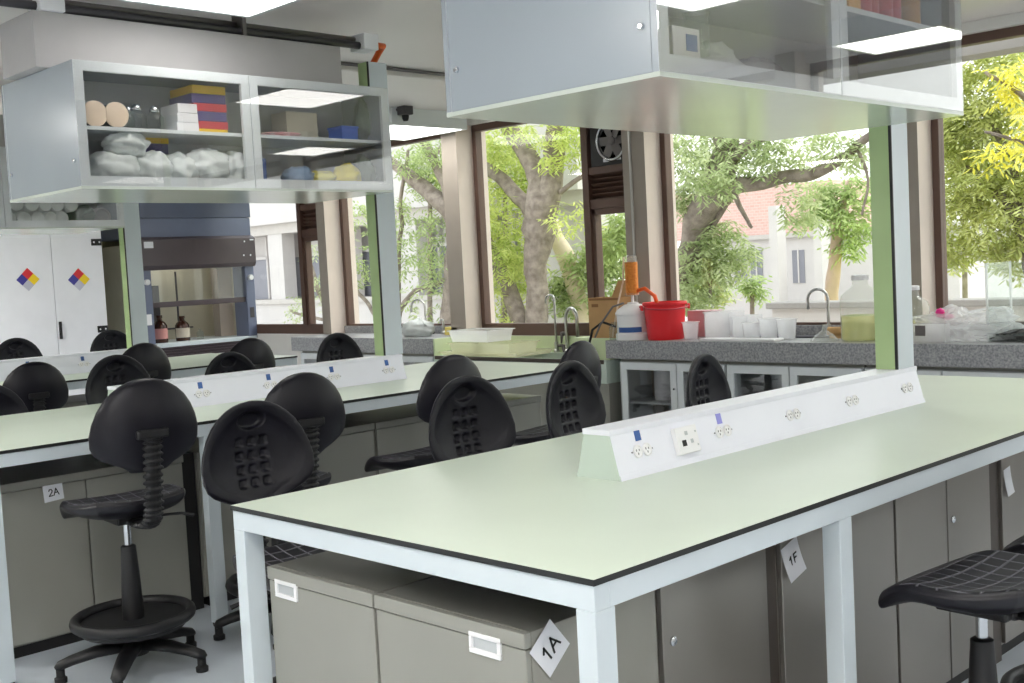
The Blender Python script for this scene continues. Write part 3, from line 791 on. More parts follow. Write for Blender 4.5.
def make_stool():
    t = thing('lab_stool', 'x', 'stool', (0, 0, 0), 'black lab stools')
    V, F = seat_mesh(); m = MB(); m.add([v+Vector((0, 0, .688)) for v in V], F); m.build('seat', 'seat', t, smooth=True)
    V, F = back_mesh(); tilt = Matrix.Rotation(R(6), 4, 'X')
    b0 = Vector((0, -.274, .818))
    m = MB(); m.add([b0+tilt @ v for v in V], F); m.build('backrest', 'pu', t, smooth=True)
    # corrugated support from under the seat up the back
    key = [(-.06, .600), (-.17, .598), (-.245, .606), (-.285, .635), (-.302, .68), (-.310, .74), (-.318, .80), (-.326, .86), (-.334, .92), (-.338, .955)]
    pts = []
    for (a, b) in zip(key, key[1:]):
        for k in range(9):
            s = k/9; pts.append((0, a[0]+(b[0]-a[0])*s, a[1]+(b[1]-a[1])*s))
    rs = [.040 if (i//2) % 2 else .030 for i in range(len(pts))]
    m = MB(); m.tube(pts, rs, 12, flat=(1, .42, (1, 0, 0))); m.build('bellows_support', 'blackpl', t)
    m = MB(); m.box(-.062, .062, -.352, -.318, .945, .980); m.build('back_bracket', 'blackpl', t, bevel=.008)
    m = MB(); m.box(-.07, .07, -.10, .09, .590, .632); m.build('seat_plate', 'blackpl', t, bevel=.006)
    m = MB(); m.tube([(.05, -.03, .598), (.20, -.07, .592), (.245, -.085, .578)], [.006, .006, .008], 8); m.build('lever', 'blackpl', t)
    m = MB(); m.tube([(0, 0, .46), (0, 0, .60)], .015, 14); m.build('gas_lift', 'chrome', t, smooth='auto')
    m = MB(); m.lathe([(.045, .10), (.042, .24), (.036, .38), (.029, .50), (.022, .505)], (0, 0, 0), 18); m.build('column_cover', 'blackpl', t, smooth='auto')
    m = MB(); m.torus((0, 0, .215), .222, .020, 48, 10, 1.15)
    m.lathe([(.205, .19), (.20, .17), (.09, .16), (.05, .165), (.05, .185), (.09, .18), (.195, .19), (.205, .21)], (0, 0, 0), 40)
    m.build('foot_ring', 'blackpl', t, smooth='auto')
    m = MB(); m.lathe([(.05, .065), (.06, .08), (.058, .12), (.045, .135)], (0, 0, 0), 20); m.build('base_hub', 'blackpl', t, smooth='auto')
    for k in range(5):
        a = 2*PI*k/5+.35; d = Vector((math.cos(a), math.sin(a), 0)); z = Vector((0, 0, 1))
        l = MB(); l.tube([d*.04+z*.105, d*.15+z*.098, d*.24+z*.080, d*.285+z*.066, d*.300+z*.055], [.042, .037, .032, .029, .018], 10, flat=(1, .62, Vector((-d.y, d.x, 0))))
        lo = l.build('base_leg', 'blackpl', t, smooth=True)
        MB().lathe([(.024, 0), (.025, .018), (.017, .024), (.017, .056)], d*.285, 12).build('glide', 'plinth', lo, smooth='auto')
    return t
proto = make_stool()
UPPER = ('seat', 'backrest', 'bellows', 'back_bracket', 'seat_plate', 'lever', 'gas_lift')
first = [True]
def stool(px, py, bx, zt, face, label, turn=0.):
    """px,py: the top of the backrest in the photo; bx its world x"""
    q = at(px, py, 'x', bx)
    dz = q.z-1.166
    a = (PI/2 if face == '-x' else -PI/2)+R(turn)
    # local top of the back sits at y=-.31
    off = Matrix.Rotation(a, 3, 'Z') @ Vector((0, -.315, 0))
    o = proto if first[0] else copy_tree(proto)
    first[0] = False
    o.location = (q.x-off.x, q.y-off.y, 0); o.rotation_euler = (0, 0, a); o['label'] = label
    for ch in o.children:
        if ch.name.startswith(UPPER): ch.location.z = dz
    return o
stool(146, 379, -1.26, 0, '-x', 'black lab stool seen whole from behind, in the aisle at the left', -6)
stool(247, 401, -.54, 0, '+x', 'black stool with its padded front to us just left of the nearest bench corner', 0)
stool(305, 373, -1.22, 0, '-x', 'black stool seen from behind, second along the second bench, before the white trunking', -5)
stool(456, 355, -1.22, 0, '-x', 'black stool turned from us, half hidden by the padded backrest beside its seat', 0)
stool(461, 376, -.34, 0, '+x', 'black stool with padded front facing us at the middle of the nearest bench', 0)
stool(584, 341, -1.22, 0, '-x', 'black stool turned from us in front of the cardboard box and sink', 7)
stool(564, 361, -.34, 0, '+x', 'narrow-looking padded stool back just left of the nearest trunking end', 10)
stool(699, 354, -.34, 0, '+x', 'black stool back standing behind the nearest trunking, before the counter cabinets', 10)
stool(35, 362, -4.25, 0, '-x', 'black stool seen from behind with ribbed support, between second and third benches', -2)
stool(113, 355, -3.42, 0, '+x', 'padded stool back showing above the near end of the second bench trunking', 4)
stool(145, 343, -4.25, 0, '-x', 'black stool from behind, just right of the white chemical cabinet below the post', 4)
stool(226, 352, -3.46, 0, '+x', 'low padded stool back peeking over the middle of the second bench trunking', 4)
stool(252, 338, -4.25, 0, '-x', 'black stool from behind in front of the right edge of the fume hood', 0)
stool(334, 333, -3.46, 0, '+x', 'padded stool back peeking over the second trunking in front of the left granite counter', 6)
stool(109, 330, -6.72, 0, '+x', 'small distant stool back beside the post base, before the white chemical cabinet', 0)
stool(14, 338, -6.72, 0, '+x', 'distant stool back at the left edge, before the white chemical cabinet', 0)
stool(-17, 384, -3.42, 0, '+x', 'black stool back cut off by the left edge above the second bench', 0)
def stool_at(x, y, a, label, dz=0):
    o = copy_tree(proto); o.location = (x, y, 0); o.rotation_euler = (0, 0, R(a)); o['label'] = label
    for ch in o.children:
        if ch.name.startswith(UPPER): ch.location.z = dz
stool_at(1.49, 1.275, 86, 'black stool with quilted seat right of the nearest bench, beside the steel cabinets', -.012)
stool_at(1.575, 1.80, 92, 'black stool at the right edge with only its seat front and foot ring showing', 0)

# ------------------------------------------------------------------ window-side counters
YC = 5.19
def slab(x0, x1, label):
    t = thing('granite_countertop', label, 'countertop', ((x0+x1)/2, 5.5, .78), 'speckled granite countertops')
    MB().box(x0, x1, YC, 5.795, .78, ZT).build('slab', 'granite', t, bevel=.004)
    MB().box(x0, x1, 5.775, 5.798, ZT+.0003, ZT+.075).build('upstand', 'granite', t, bevel=.003)
slab(-3.10, 5.2, 'speckled grey granite countertop under the red bucket and plastic tubs')
slab(-7.40, -5.145, 'speckled grey granite countertop at the left, behind the second bench post')
def counter_unit(x0, x1, doors, label):
    t = thing('counter_cabinet', label, 'cabinet', ((x0+x1)/2, 5.5, 0), 'glass-door cabinets under the granite countertop')
    m = MB(); y0 = YC+.045
    m.box(x0, x0+.018, y0, 5.79, .06, .755); m.box(x1-.018, x1, y0, 5.79, .06, .755); m.box(x0+.018, x1-.018, y0, 5.79, .06, .078)
    m.box(x0+.018, x1-.018, 5.77, 5.79, .078, .755); m.box(x0+.018, x1-.018, y0, 5.77, .737, .755); m.box(x0+.018, x1-.018, y0+.02, 5.77, .43, .445)
    m.build('carcass', 'inner', t)
    MB().box(x0+.01, x1-.01, y0+.04, 5.78, 0, .0602).build('plinth', 'plinth', t)
    MB().box(x0, x1, y0+.02, 5.79, .7555, .7795).build('top_rail', 'under', t)
    for a, b in doors:
        m = MB(); f = .055; ya_, yb_ = y0-.02, y0-.001
        m.box(a, b, ya_, yb_, .07, .07+f); m.box(a, b, ya_, yb_, .75-f, .75); m.box(a, a+f, ya_, yb_, .07+f, .75-f); m.box(b-f, b, ya_, yb_, .07+f, .75-f)
        d = m.build('door', 'door', t, bevel=.002)
        MB().box(a+f, b-f, ya_+.006, ya_+.010, .07+f, .75-f).build('glass_pane', 'cabglass', d)
        m = MB(); m.lathe([(.008, 0), (.008, -.006)], (b-.02, ya_, .56), 12, 'y'); m.build('lock', 'chrome', d)
    return t
counter_unit(-3.0, -2.02, [(-2.975, -2.45), (-2.44, -2.03)], 'glass-door cabinet holding white containers below the red bucket')
counter_unit(-2.01, -.95, [(-1.997, -1.495), (-1.485, -.96)], 'glass-door counter cabinet with dark inside, right of the stool back behind the trunking')
counter_unit(-.94, .12, [(-.93, -.42), (-.41, .11)], 'glass-door counter cabinet behind the far end of the nearest bench')
counter_unit(.13, 1.2, [(.14, .66), (.67, 1.19)], 'glass-door counter cabinet at the right edge below the glass tank')
counter_unit(-7.3, -6.25, [(-7.28, -6.78), (-6.77, -6.27)], 'glass-door cabinet under the left granite counter, left of the post')
counter_unit(-6.24, -5.18, [(-6.23, -5.73), (-5.72, -5.19)], 'glass-door cabinet under the left granite counter, next to the sink')
# white containers inside the first glass-door cabinet
def can(x, y, z, r, h, m, name, label, cat, group=None):
    mm = MB(); mm.lathe([(r*.96, 0), (r, .01), (r, h*.86), (r*.8, h*.93), (r*.5, h*.95), (r*.5, h)], (x, y, z), 20)
    return single(name, mm, m, label, cat, (x, y, z), group, smooth='auto')
can(-2.74, 5.46, .445, .085, .275, 'white', 'plastic_container', 'tall white container behind the glass door below the red bucket', 'container')
can(-2.50, 5.44, .445, .06, .21, 'white', 'plastic_container', 'shorter white container beside the tall one behind the counter glass door', 'container')
can(-2.33, 5.50, .445, .055, .20, 'white', 'plastic_container', 'white container at the far right behind the counter glass doors', 'container')

# sink trough between the two granite counters
t = thing('sink_trough', 'low green-lined sink trough between the two granite countertops', 'sink', (-4.1, 5.5, 0))
x0, x1 = -5.143, -3.102; zr = .762
MB().box(x0, x1, YC+.02, 5.79, .0, .58).build('sink_base', 'under', t)
m = MB(); m.box(x0, x1, YC, YC+.05, .58, zr); m.box(x0, x1, 5.72, 5.79, .58, zr); m.box(x0, x0+.05, YC+.05, 5.72, .58, zr); m.box(x1-.05, x1, YC+.05, 5.72, .58, zr); m.box(-4.35, -4.30, YC+.05, 5.72, .58, zr)
m.build('sink_rim', 'railend', t, bevel=.004)
m = MB(); m.box(x0+.05, x1-.05, YC+.05, 5.72, .5805, .59); m.build('basin_floor', 'gap', t)
m = MB(); m.box(x0, x1, 5.772, 5.797, zr+.0005, .903); m.box(x0, x0+.02, YC, 5.772, zr+.0005, .918); m.box(x1-.02, x1, YC+.05, 5.772, zr+.0005, .776); m.build('splash_panel', 'greenlight', t)
MB().box(-3.62, x1-.001, 5.40, 5.771, .6, ZT).build('ledge', 'greenlight', t)
MB().box(x0+.02, x1-.02, YC-.008, YC-.0005, zr-.028, zr+.004).build('front_seal', 'gap', t)

def arc(c, r, a0, a1, ux, uz, n=12):
    return [Vector(c)+Vector(ux)*r*math.cos(a0+(a1-a0)*i/n)+Vector(uz)*r*math.sin(a0+(a1-a0)*i/n) for i in range(n+1)]
def gooseneck(base, h, r, dirx, label, drop=.08, rad=.011, handle=True, m_='steel', hz=.06):
    b = Vector(base); d = Vector(dirx).normalized(); z = Vector((0, 0, 1))
    t = thing('gooseneck_tap', label, 'tap', b, 'gooseneck taps')
    c = b+z*h+d*r
    pts = [b, b+z*h*.5]+arc(c, r, PI, 0, d, z, 14)+[c+d*r-z*drop]
    MB().tube(pts, rad, 10).build('spout', m_, t, smooth=True)
    MB().lathe([(.026, 0), (.026, .02), (.017, .03), (.017, .09)], b, 16).build('tap_body', m_, t, smooth='auto')
    if handle:
        q = d.cross(z)
        hm = MB(); hm.tube([b+z*hz, b+z*hz-d*.07], .012, 10); hm.tube([b+z*(hz+.005)-d*.07, b+z*(hz-.03)-d*.085-z*.06], [.018, .010], 10); hm.build('lever_handle', 'pipe', t, smooth=True)
    return t
tb = at(557, 356, 'y', 5.755); tb.z = .762
gooseneck((tb.x, 5.755, .762), .46, .045, (-1, -.15, 0), 'tall thin gooseneck tap at the sink, spout turned left', .03, .010)
p = at(553, 352, 'y', 5.56)
gooseneck((-4.02, 5.755, .762), .30, .085, (1, -.25, 0), 'shorter thick gooseneck tap in front of the tall one at the sink', .16, .015, hz=.17)
p = at(829, 336, 'y', 5.66)
gooseneck((p.x, 5.66, ZT), .27, .07, (-1, -.3, 0), 'gooseneck tap on the granite counter beside the yellow-green carboy', .07, .010)
p = at(426, 326, 'y', 5.70)
gooseneck((p.x, 5.70, ZT), .26, .08, (-1, -.3, 0), 'gooseneck tap on the left granite counter, against the window', .04, .010)
p = at(443, 318, 'y', 5.70)
gooseneck((p.x, 5.70, ZT), .12, .02, (-1, -.1, 0), 'short tap beside the white bag on the left granite counter', .02, .010, False)

# trays in the sink
def tray(x0, x1, y0, y1, z0, z1, m_, label):
    m = MB(); th = .006; s = .02
    m.box(x0+s, x1-s, y0+s, y1-s, z0, z0+th)
    for (a, b, c, d) in ((x0, x1, y0, y0), (x0, x1, y1, y1), (x0, x0, y0, y1), (x1, x1, y0, y1)):
        if c == d:
            k = s if c == y0 else -s
            m.add([(x0, c, z1), (x1, c, z1), (x1-s, c+k, z0), (x0+s, c+k, z0)], [(0, 1, 2, 3)])
        else:
            k = s if a == x0 else -s
            m.add([(a, y0, z1), (a, y1, z1), (a+k, y1-s, z0), (a+k, y0+s, z0)], [(0, 1, 2, 3)])
    m.box(x0-.014, x1+.014, y0-.014, y0, z1-.004, z1+.004); m.box(x0-.014, x1+.014, y1, y1+.014, z1-.004, z1+.004)
    m.box(x0-.014, x0, y0, y1, z1-.004, z1+.004); m.box(x1, x1+.014, y0, y1, z1-.004, z1+.004)
    return single('plastic_tray', m, m_, label, 'tray', ((x0+x1)/2, (y0+y1)/2, z0), 'clear plastic trays at the sink')
tray(-5.06, -4.10, 5.20, 5.66, .767, .80, 'yellowpl', 'wide yellowed clear tray lowest in the stack at the sink')
tray(-4.98, -4.22, 5.24, 5.60, .782, .875, 'yellowpl', 'yellowed clear tub in the middle of the tray stack at the sink')
tray(-5.00, -4.50, 5.26, 5.58, .884, .985, 'frost', 'frosted clear tub topmost of the tray stack at the sink')

# ------------------------------------------------------------------ things on the granite counter
# cardboard box with an open flap, on the green ledge at the end of the sink
bx0, bx1, b0, b1 = -3.45, -3.12, 5.41, 5.59; L0 = ZT+.001; H = 1.245
t = thing('cardboard_box', 'brown cardboard box with a raised flap on the ledge between sink and water deioniser', 'box', ((bx0+bx1)/2, 5.5, L0))
m = MB()
m.box(bx0, bx1, b0, b0+.006, L0, H); m.box(bx0, bx1, b1-.006, b1, L0, H); m.box(bx0, bx0+.006, b0+.006, b1-.006, L0, H); m.box(bx1-.006, bx1, b0+.006, b1-.006, L0, H); m.box(bx0+.006, bx1-.006, b0+.006, b1-.006, L0, L0+.006)
m.build('box_body', 'carton', t)
m = MB(); m.add([(bx0+.10, b1, H), (bx1, b1, H), (bx1-.03, b1+.004, H+.13), (bx0+.17, b1+.004, H+.13)], [(0, 1, 2, 3)])
m.add([(bx0, b0+.01, H), (bx0, b1-.01, H), (bx0-.02, b1-.02, H-.07), (bx0-.02, b0+.02, H-.07)], [(0, 1, 2, 3)])
m.build('flap', 'carton', t)
MB().box(bx0+.035, bx0+.105, b0-.0015, b0-.0002, H-.075, H-.05).build('hand_hole', 'cartond', t)
MB().box(bx0+.01, bx1-.01, b0-.002, b0-.0004, H-.022, H-.004).build('top_fold', 'cartond', t)

# water deioniser: grey-white vessel, cone shoulder, orange resin column on top
p = at(632, 338, 'y', 5.34); c = Vector((p.x, 5.34, ZT))
c.x = at(634, 330, 'y', 5.34).x
t = thing('water_deioniser', 'white water deioniser with blue label and tall orange resin cartridge', 'deioniser', c)
MB().lathe([(.140, 0), (.142, .01), (.142, .045), (.136, .05), (.130, .055), (.130, .19), (.140, .195), (.140, .21), (.120, .235), (.07, .27), (.045, .275), (.045, .285), (.02, .29)], c, 36).build('vessel', 'inner' and 'plate', t, smooth='auto')
m = MB()
n = 14; vs = []
for i in range(n+1):
    a = R(-112)+R(88)*i/n
    for z in (.060, .100): vs.append(c+Vector((math.cos(a)*.1315, math.sin(a)*.1315, z)))
m.add(vs, [(2*i, 2*i+2, 2*i+3, 2*i+1) for i in range(n)]); m.build('blue_label', 'blue', t)
MB().tube([c+Vector((0, 0, .285)), c+Vector((0, 0, .345))], [.012, .012], 12).build('neck', 'plate', t)
MB().tube([c+Vector((0, 0, .345)), c+Vector((0, 0, .60))], .050, 20).build('resin_column', 'orange', t, smooth='auto')
m = MB(); m.lathe([(.056, .335), (.060, .345), (.056, .36), (.0515, .36)], c, 20); m.lathe([(.0515, .595), (.053, .62), (.045, .645), (.022, .652)], c, 20); m.build('column_cap', 'clearpl', t, smooth='auto')
MB().tube([c+Vector((-.055, -.02, .64)), c+Vector((-.07, -.02, .45)), c+Vector((-.11, -.04, .30)), c+Vector((-.17, -.06, .02))], .007, 8).build('hose', 'cream', t, smooth=True)
MB().tube([c+Vector((-.04, -.06, .285)), c+Vector((-.12, -.10, .26)), c+Vector((-.24, -.12, .12)), c+Vector((-.30, -.12, .02))], .008, 8).build('hose', 'pipe', t, smooth=True)
MB().tube([c+Vector((-.14, -.05, .10)), c+Vector((-.24, -.09, .14)), c+Vector((-.34, -.10, .08)), c+Vector((-.37, -.12, -.05)), c+Vector((-.36, -.165, -.2))], .010, 8).build('power_cable', 'dark', t, smooth=True)
MB().tube([c+Vector((.03, 0, .37)), c+Vector((.10, .03, .39)), c+Vector((.17, .06, .33)), c+Vector((.2, .08, .2))], .016, 10).build('inlet_hose', 'orangepl', t, smooth=True)

# red bucket
p = at(666, 338, 'y', 5.37); c = Vector((p.x, 5.37, ZT))
t = thing('bucket', 'bright red plastic bucket on the granite counter', 'bucket', c)
MB().lathe([(0.0, 0.004), (0.1283, 0.004), (0.1321, 0.0), (0.1376, 0.01), (0.1581, 0.255), (0.1674, 0.262), (0.1711, 0.275), (0.1674, 0.285), (0.16, 0.285), (0.1525, 0.26), (0.1256, 0.012), (0.0, 0.012)], c, 40).build('pail', 'bucket', t, smooth='auto')
m = MB(); m.obox(c+Vector((-.118, -.133, .245)), Vector((.03, -.03, 0)), Vector((.006, .006, 0)), (0, 0, .02)); m.obox(c+Vector((.126, .126, .245)), Vector((.03, -.03, 0)), Vector((.006, .006, 0)), (0, 0, .02)); m.build('handle_lug', 'bucket', t, bevel=.004)
pts = [c+Vector((-.13-.012*0, -.145, .255))]+[c+Vector((math.cos(R(228)+R(k*18))*.178, math.sin(R(228)+R(k*18))*.178, .255-.022*math.sin(PI*k/10))) for k in range(0, 11)]
MB().tube(pts, .006, 8).build('bail_handle', 'red', t, smooth=True)

# tubs and cups
def tub(px, py, y, r0_, r1_, h, m_, label, name='plastic_cup', cat='cup', z=ZT):
    p = at(px, py, 'y', y)
    m = MB(); m.lathe([(0, .003), (r0_*.96, .003), (r0_, 0), (r1_, h-.008), (r1_+.008, h-.006), (r1_+.008, h), (r1_-.004, h), (r0_-.005, .008), (0, .008)], (p.x, y, z), 28)
    return single(name, m, m_, label, cat, (p.x, y, z), 'clear plastic cups and tubs on the counter', smooth='auto')
def boxtub(px0, px1, py, y, d, h, m_, label, z=ZT):
    a = at(px0, py, 'y', y).x; b = at(px1, py, 'y', y).x
    m = MB(); m.box(a, b, y, y+.006, z, z+h); m.box(a, b, y+d-.006, y+d, z, z+h); m.box(a, a+.006, y+.006, y+d-.006, z, z+h); m.box(b-.006, b, y+.006, y+d-.006, z, z+h); m.box(a+.006, b-.006, y+.006, y+d-.006, z, z+.006)
    m.box(a-.008, b+.008, y-.008, y, z+h-.012, z+h)
    return single('plastic_tub', m, m_, label, 'tub', ((a+b)/2, y+d/2, z), 'clear plastic cups and tubs on the counter')
m = MB(); a = at(688, 336, 'y', 5.62).x; b = at(713, 336, 'y', 5.62).x
m.box(a, b, 5.62, 5.76, ZT, ZT+.20)
single('pink_carton', m, mat('dusty_pink_card', (206, 168, 172), .6), 'dusty pink carton against the window right of the red bucket', 'carton', ((a+b)/2, 5.69, ZT), bevel=.004)
tub(691, 337, 5.40, .05, .062, .13, 'frost', 'frosted cup right beside the red bucket')
boxtub(705, 730, 337, 5.42, .20, .20, 'frost', 'tall square frosted tub, tallest right of the red bucket')
boxtub(728, 748, 337, 5.46, .20, .165, 'frost', 'square frosted tub second from the red bucket')
tub(752, 338, 5.40, .055, .066, .125, 'frost', 'frosted cup in front of the square tubs')
tub(769, 338, 5.46, .058, .07, .15, 'frost', 'frosted cup second from the right in the row of tubs')
tub(787, 338, 5.48, .058, .072, .145, 'frost', 'frosted cup rightmost in the row, left of the counter tap')
m = MB(); a = at(700, 340, 'y', 5.24).x; b = at(775, 341, 'y', 5.24).x
m.box(a, b, 5.225, 5.36, ZT, ZT+.018)
single('white_tray', m, 'plate', 'flat white tray lying in front of the plastic tubs', 'tray', ((a+b)/2, 5.29, ZT), bevel=.006)
m = MB(); a = at(757, 338, 'y', 5.62).x; b = at(835, 338, 'y', 5.62).x
m.box(a, b, 5.60, 5.76, ZT+.0002, ZT+.006); m.box(a, b, 5.56, 5.60, ZT+.0002, ZT+.012)
single('counter_sink', m, 'pipedark', 'dark sink opening in the granite behind the cups', 'sink', ((a+b)/2, 5.66, ZT))
# yellow-green carboys
def carboy(px, y, r, h, label, nk=.05):
    p = at(px, 342, 'y', y); c = Vector((p.x, y, ZT))
    t = thing('carboy', label, 'carboy', c, 'carboys of yellow-green liquid')
    MB().lathe([(r*.94, 0), (r, .015), (r, h*.62), (r*.92, h*.72), (r*.5, h*.84), (nk, h*.88), (nk, h*.97), (nk*.9, h*.97)], c, 32).build('bottle', 'clearpl', t, smooth='auto')
    MB().lathe([(r*.9, .006), (r*.965, .02), (r*.965, h*.40), (0.001, h*.402)], c, 32).build('liquid', 'liquid', t, smooth='auto')
    MB().lathe([(nk*1.12, h*.955), (nk*1.12, h*1.03), (nk*.9, h*1.04)], c, 24).build('cap', 'plate', t, smooth='auto')
carboy(862, 5.42, .135, .42, 'clear carboy of yellow-green liquid left of the nearest post')
carboy(912, 5.46, .115, .34, 'clear carboy of yellow-green liquid partly behind the nearest post')
# funnel-like foot by the tap
p = at(825, 343, 'y', 5.33); c = Vector((p.x, 5.33, ZT))
single('glass_funnel', MB().lathe([(.095, 0), (.095, .008), (.05, .05), (.018, .07), (.018, .11), (.014, .11)], c, 24), 'clearpl', 'clear upturned funnel on the counter below the tap', 'funnel', c, smooth='auto')
p = at(838, 334, 'y', 5.56)
single('wooden_stopper', MB().tube([(p.x-.07, 5.56, ZT+.05), (p.x+.07, 5.56, ZT+.05)], .03, 14).box(p.x-.06, p.x+.06, 5.55, 5.57, ZT, ZT+.03), 'carton', 'small tan roll beside the tap left of the carboy', 'roll', (p.x, 5.56, ZT), smooth='auto')
# crumpled clear plastic sheeting with a pink clip, small grey box
p = at(962, 332, 'y', 5.50)
t = thing('plastic_sheeting', 'heap of crumpled clear plastic sheeting with a pink clip right of the nearest post', 'plastic sheeting', (p.x, 5.5, ZT))
MB().blob((p.x, 5.50, ZT+.075), (.34, .17, .12), 3, .5, 2.4, 26, .073).build('sheet', 'frost', t)
q = at(940, 313, 'y', 5.46)
m = MB(); m.blob(q, (.032, .028, .03), 2, .3, 2, 10); m.blob(q+Vector((.05, 0, -.025)), (.04, .02, .016), 4, .3, 2, 10); m.build('pink_clip', 'pink', t, smooth=True)
q = at(926, 331, 'y', 5.33)
single('storage_box', MB().box(q.x-.14, q.x+.16, 5.25, 5.32, ZT, ZT+.12).box(q.x-.03, q.x+.035, 5.243, 5.2495, ZT+.045, ZT+.11, 1), ['frost', 'pipe'], 'clear storage box with grey square label in front of the sheeting', 'box', (q.x, 5.28, ZT))
# glass tank
a = -.20; b = .42
t = thing('glass_tank', 'clear glass tank with dark grit on its floor at the right edge of the counter', 'tank', ((a+b)/2, 5.55, ZT))
m = MB(); z1 = 1.40
m.box(a, b, 5.38, 5.386, ZT, z1); m.box(a, b, 5.744, 5.75, ZT, z1); m.box(a, a+.006, 5.386, 5.744, ZT, z1); m.box(b-.006, b, 5.386, 5.744, ZT, z1); m.box(a+.006, b-.006, 5.386, 5.744, ZT, ZT+.006)
m.build('tank_glass', 'tank', t)
m = MB()
for xx in (a-.002, b-.010):
    for yy in (5.378, 5.740): m.box(xx, xx+.012, yy, yy+.012, ZT+.001, z1+.001)
m.build('edge_seam', 'frost', t)
m = MB(); vs = []; fs = []; n = 24
for i in range(n+1):
    for j in range(n+1):
        x = a+.01+(b-a-.02)*i/n; y = 5.39+.35*j/n
        vs.append((x, y, ZT+.012+.11*(i/n)**.8+.03*noise.noise(Vector((x*16, y*16, 0)))+.02))
for i in range(n):
    for j in range(n):
        k = i*(n+1)+j; fs.append((k, k+n+1, k+n+2, k+1))
m.add(vs, fs); m.add([(a+.01, 5.39, ZT+.008), (b-.01, 5.39, ZT+.008), (b-.01, 5.74, ZT+.008), (a+.01, 5.74, ZT+.008)], [(0, 1, 2, 3)])
g = m.build('grit', mat('dark_grit', (92, 90, 92), .9, var=.4, scale=60), t)
# left counter oddments
p = at(463, 330, 'y', 5.70)
single('yellow_box', MB().box(-5.44, -5.26, 5.60, 5.70, ZT, ZT+.075), mat('pale_yellow_card', (236, 218, 120), .6), 'small pale yellow box on the left granite counter by the window column', 'box', (-5.35, 5.65, ZT), bevel=.004)
p = at(418, 330, 'y', 5.45)
single('white_bag', MB().blob((p.x, 5.45, ZT+.065), (.19, .12, .09), 5, .4, 2.4, 18, .063), 'bag', 'crumpled white bag on the left granite counter', 'bag', (p.x, 5.45, ZT), smooth=True)
p = at(404, 332, 'y', 5.6)
# glass jar by the cardboard box
p = at(581, 336, 'y', 5.30)
single('glass_jar', MB().lathe([(.06, 0), (.065, .01), (.065, .10), (.045, .12), (.045, .14), (.04, .14)], (-3.03, 5.26, ZT), 20), 'jar', 'small clear glass jar at the corner of the counter before the cardboard box', 'jar', (-3.03, 5.26, ZT), smooth='auto')

# ------------------------------------------------------------------ fume hood
hx = -9.0
yl, yr = at(140, 300, 'x', hx).y, at(256, 300, 'x', hx).y
t = thing('fume_hood', 'slate blue fume hood with half raised glass sash at the left wall', 'fume hood', (-9.4, (yl+yr)/2, 0))
zt_, z1_, z2_, z3_ = 2.62, 2.18, 1.99, 1.73
MB().box(hx-.85, hx-.03, yl+.02, yr-.02, 2.26, 2.62).box(hx-.85, hx, yl, yr, 2.27, 2.62).build('upper_panel', 'hoodblue', t, bevel=.006)
MB().box(hx-.85, hx-.005, yl+.01, yr-.01, 2.06, 2.265).build('lower_panel', 'hoodmid', t, bevel=.004)
m = MB(); m.prism([(hx-.3, 2.06), (hx+.005, 2.06), (hx+.06, 2.03), (hx+.06, 1.745), (hx+.03, 1.70), (hx-.3, 1.70)], 'y', yl+.02, yr)
m.build('fascia', 'hooddark', t, bevel=.004)
pw = .12
for a, b, nm in ((yl+.03, yl+pw+.03, 'left'), (yr-pw, yr-.005, 'right')):
    pm = MB().box(hx-.28, hx, a, b, .86, 1.71).build('side_pillar', 'hoodmid', t, bevel=.005)
    m = MB(); m.lathe([(.032, 0), (.032, .03), (.026, .038)], (hx, (a+b)/2, 1.57), 18, 'x'); m.build('gas_knob', 'plate', pm, smooth='auto')
    m = MB(); m.box(hx, hx+.004, a+.03, b-.03, 1.10, 1.22); m.build('control_plate', 'plate' if nm == 'left' else 'pipedark', pm)
# interior
ya_, yb_ = yl+pw+.03, yr-pw
MB().box(hx-.85, hx-.83, yl, yr, .86, 2.0).build('rear_baffle', 'hoodin', t)
for a, b in ((yl, yl+.03), (yr-.03, yr)): MB().box(hx-.83, hx-.28, a, b, .86, 1.99).build('side_lining', 'hoodin', t)
MB().box(hx-.60, hx-.45, yl+.4, yr-.4, 1.955, 1.975).build('hood_lamp', 'hoodlamp', t)
MB().box(hx-.83, hx-.05, yl+.03, yr-.03, 1.98, 1.99).build('hood_ceiling', 'hoodin', t)
MB().box(hx-.83, hx+.02, yl+.03, yr-.03, .84, .885).build('work_surface', 'frame', t, bevel=.004)
m = MB()
for zz in (1.20, 1.45): m.box(hx-.80, hx-.795, ya_+.30, ya_+.50, zz-.15, zz+.08)
m.tube([(hx-.6, ya_+.62, .89), (hx-.6, ya_+.62, 1.68)], .012, 8); m.tube([(hx-.6, ya_+.25, 1.02), (hx-.6, ya_+.8, 1.02)], .01, 8)
m.build('lattice_rod', 'pipedark', t)
s = MB().box(hx-.05, hx-.03, ya_, yb_, 1.285, 1.345).build('sash_bar', 'hooddark', t, bevel=.004)
MB().box(hx-.042, hx-.038, ya_, yb_, 1.345, 1.72).build('sash_glass', 'tank', s)
m = MB()
for k in range(4): m.box(hx-.02, hx+.012+.0*k, yl+.03, yr-.03, .84-.03*(k+1)+.008, .84-.03*k-.004)
m.box(hx-.83, hx-.03, yl+.03, yr-.03, .72, .84); m.build('air_grille', 'hooddark', t)
MB().box(hx-.83, hx-.02, yl+.02, yr-.02, 0, .72).build('base_cabinet', 'white', t)
m = MB(); m.box(hx+.06, hx+.063, yl+.06, yl+.17, 1.94, 2.01); m.build('rating_plate', 'paper', t)
m = MB(); m.box(hx+.06, hx+.063, yr-.07, yr-.02, 2.0, 2.015)
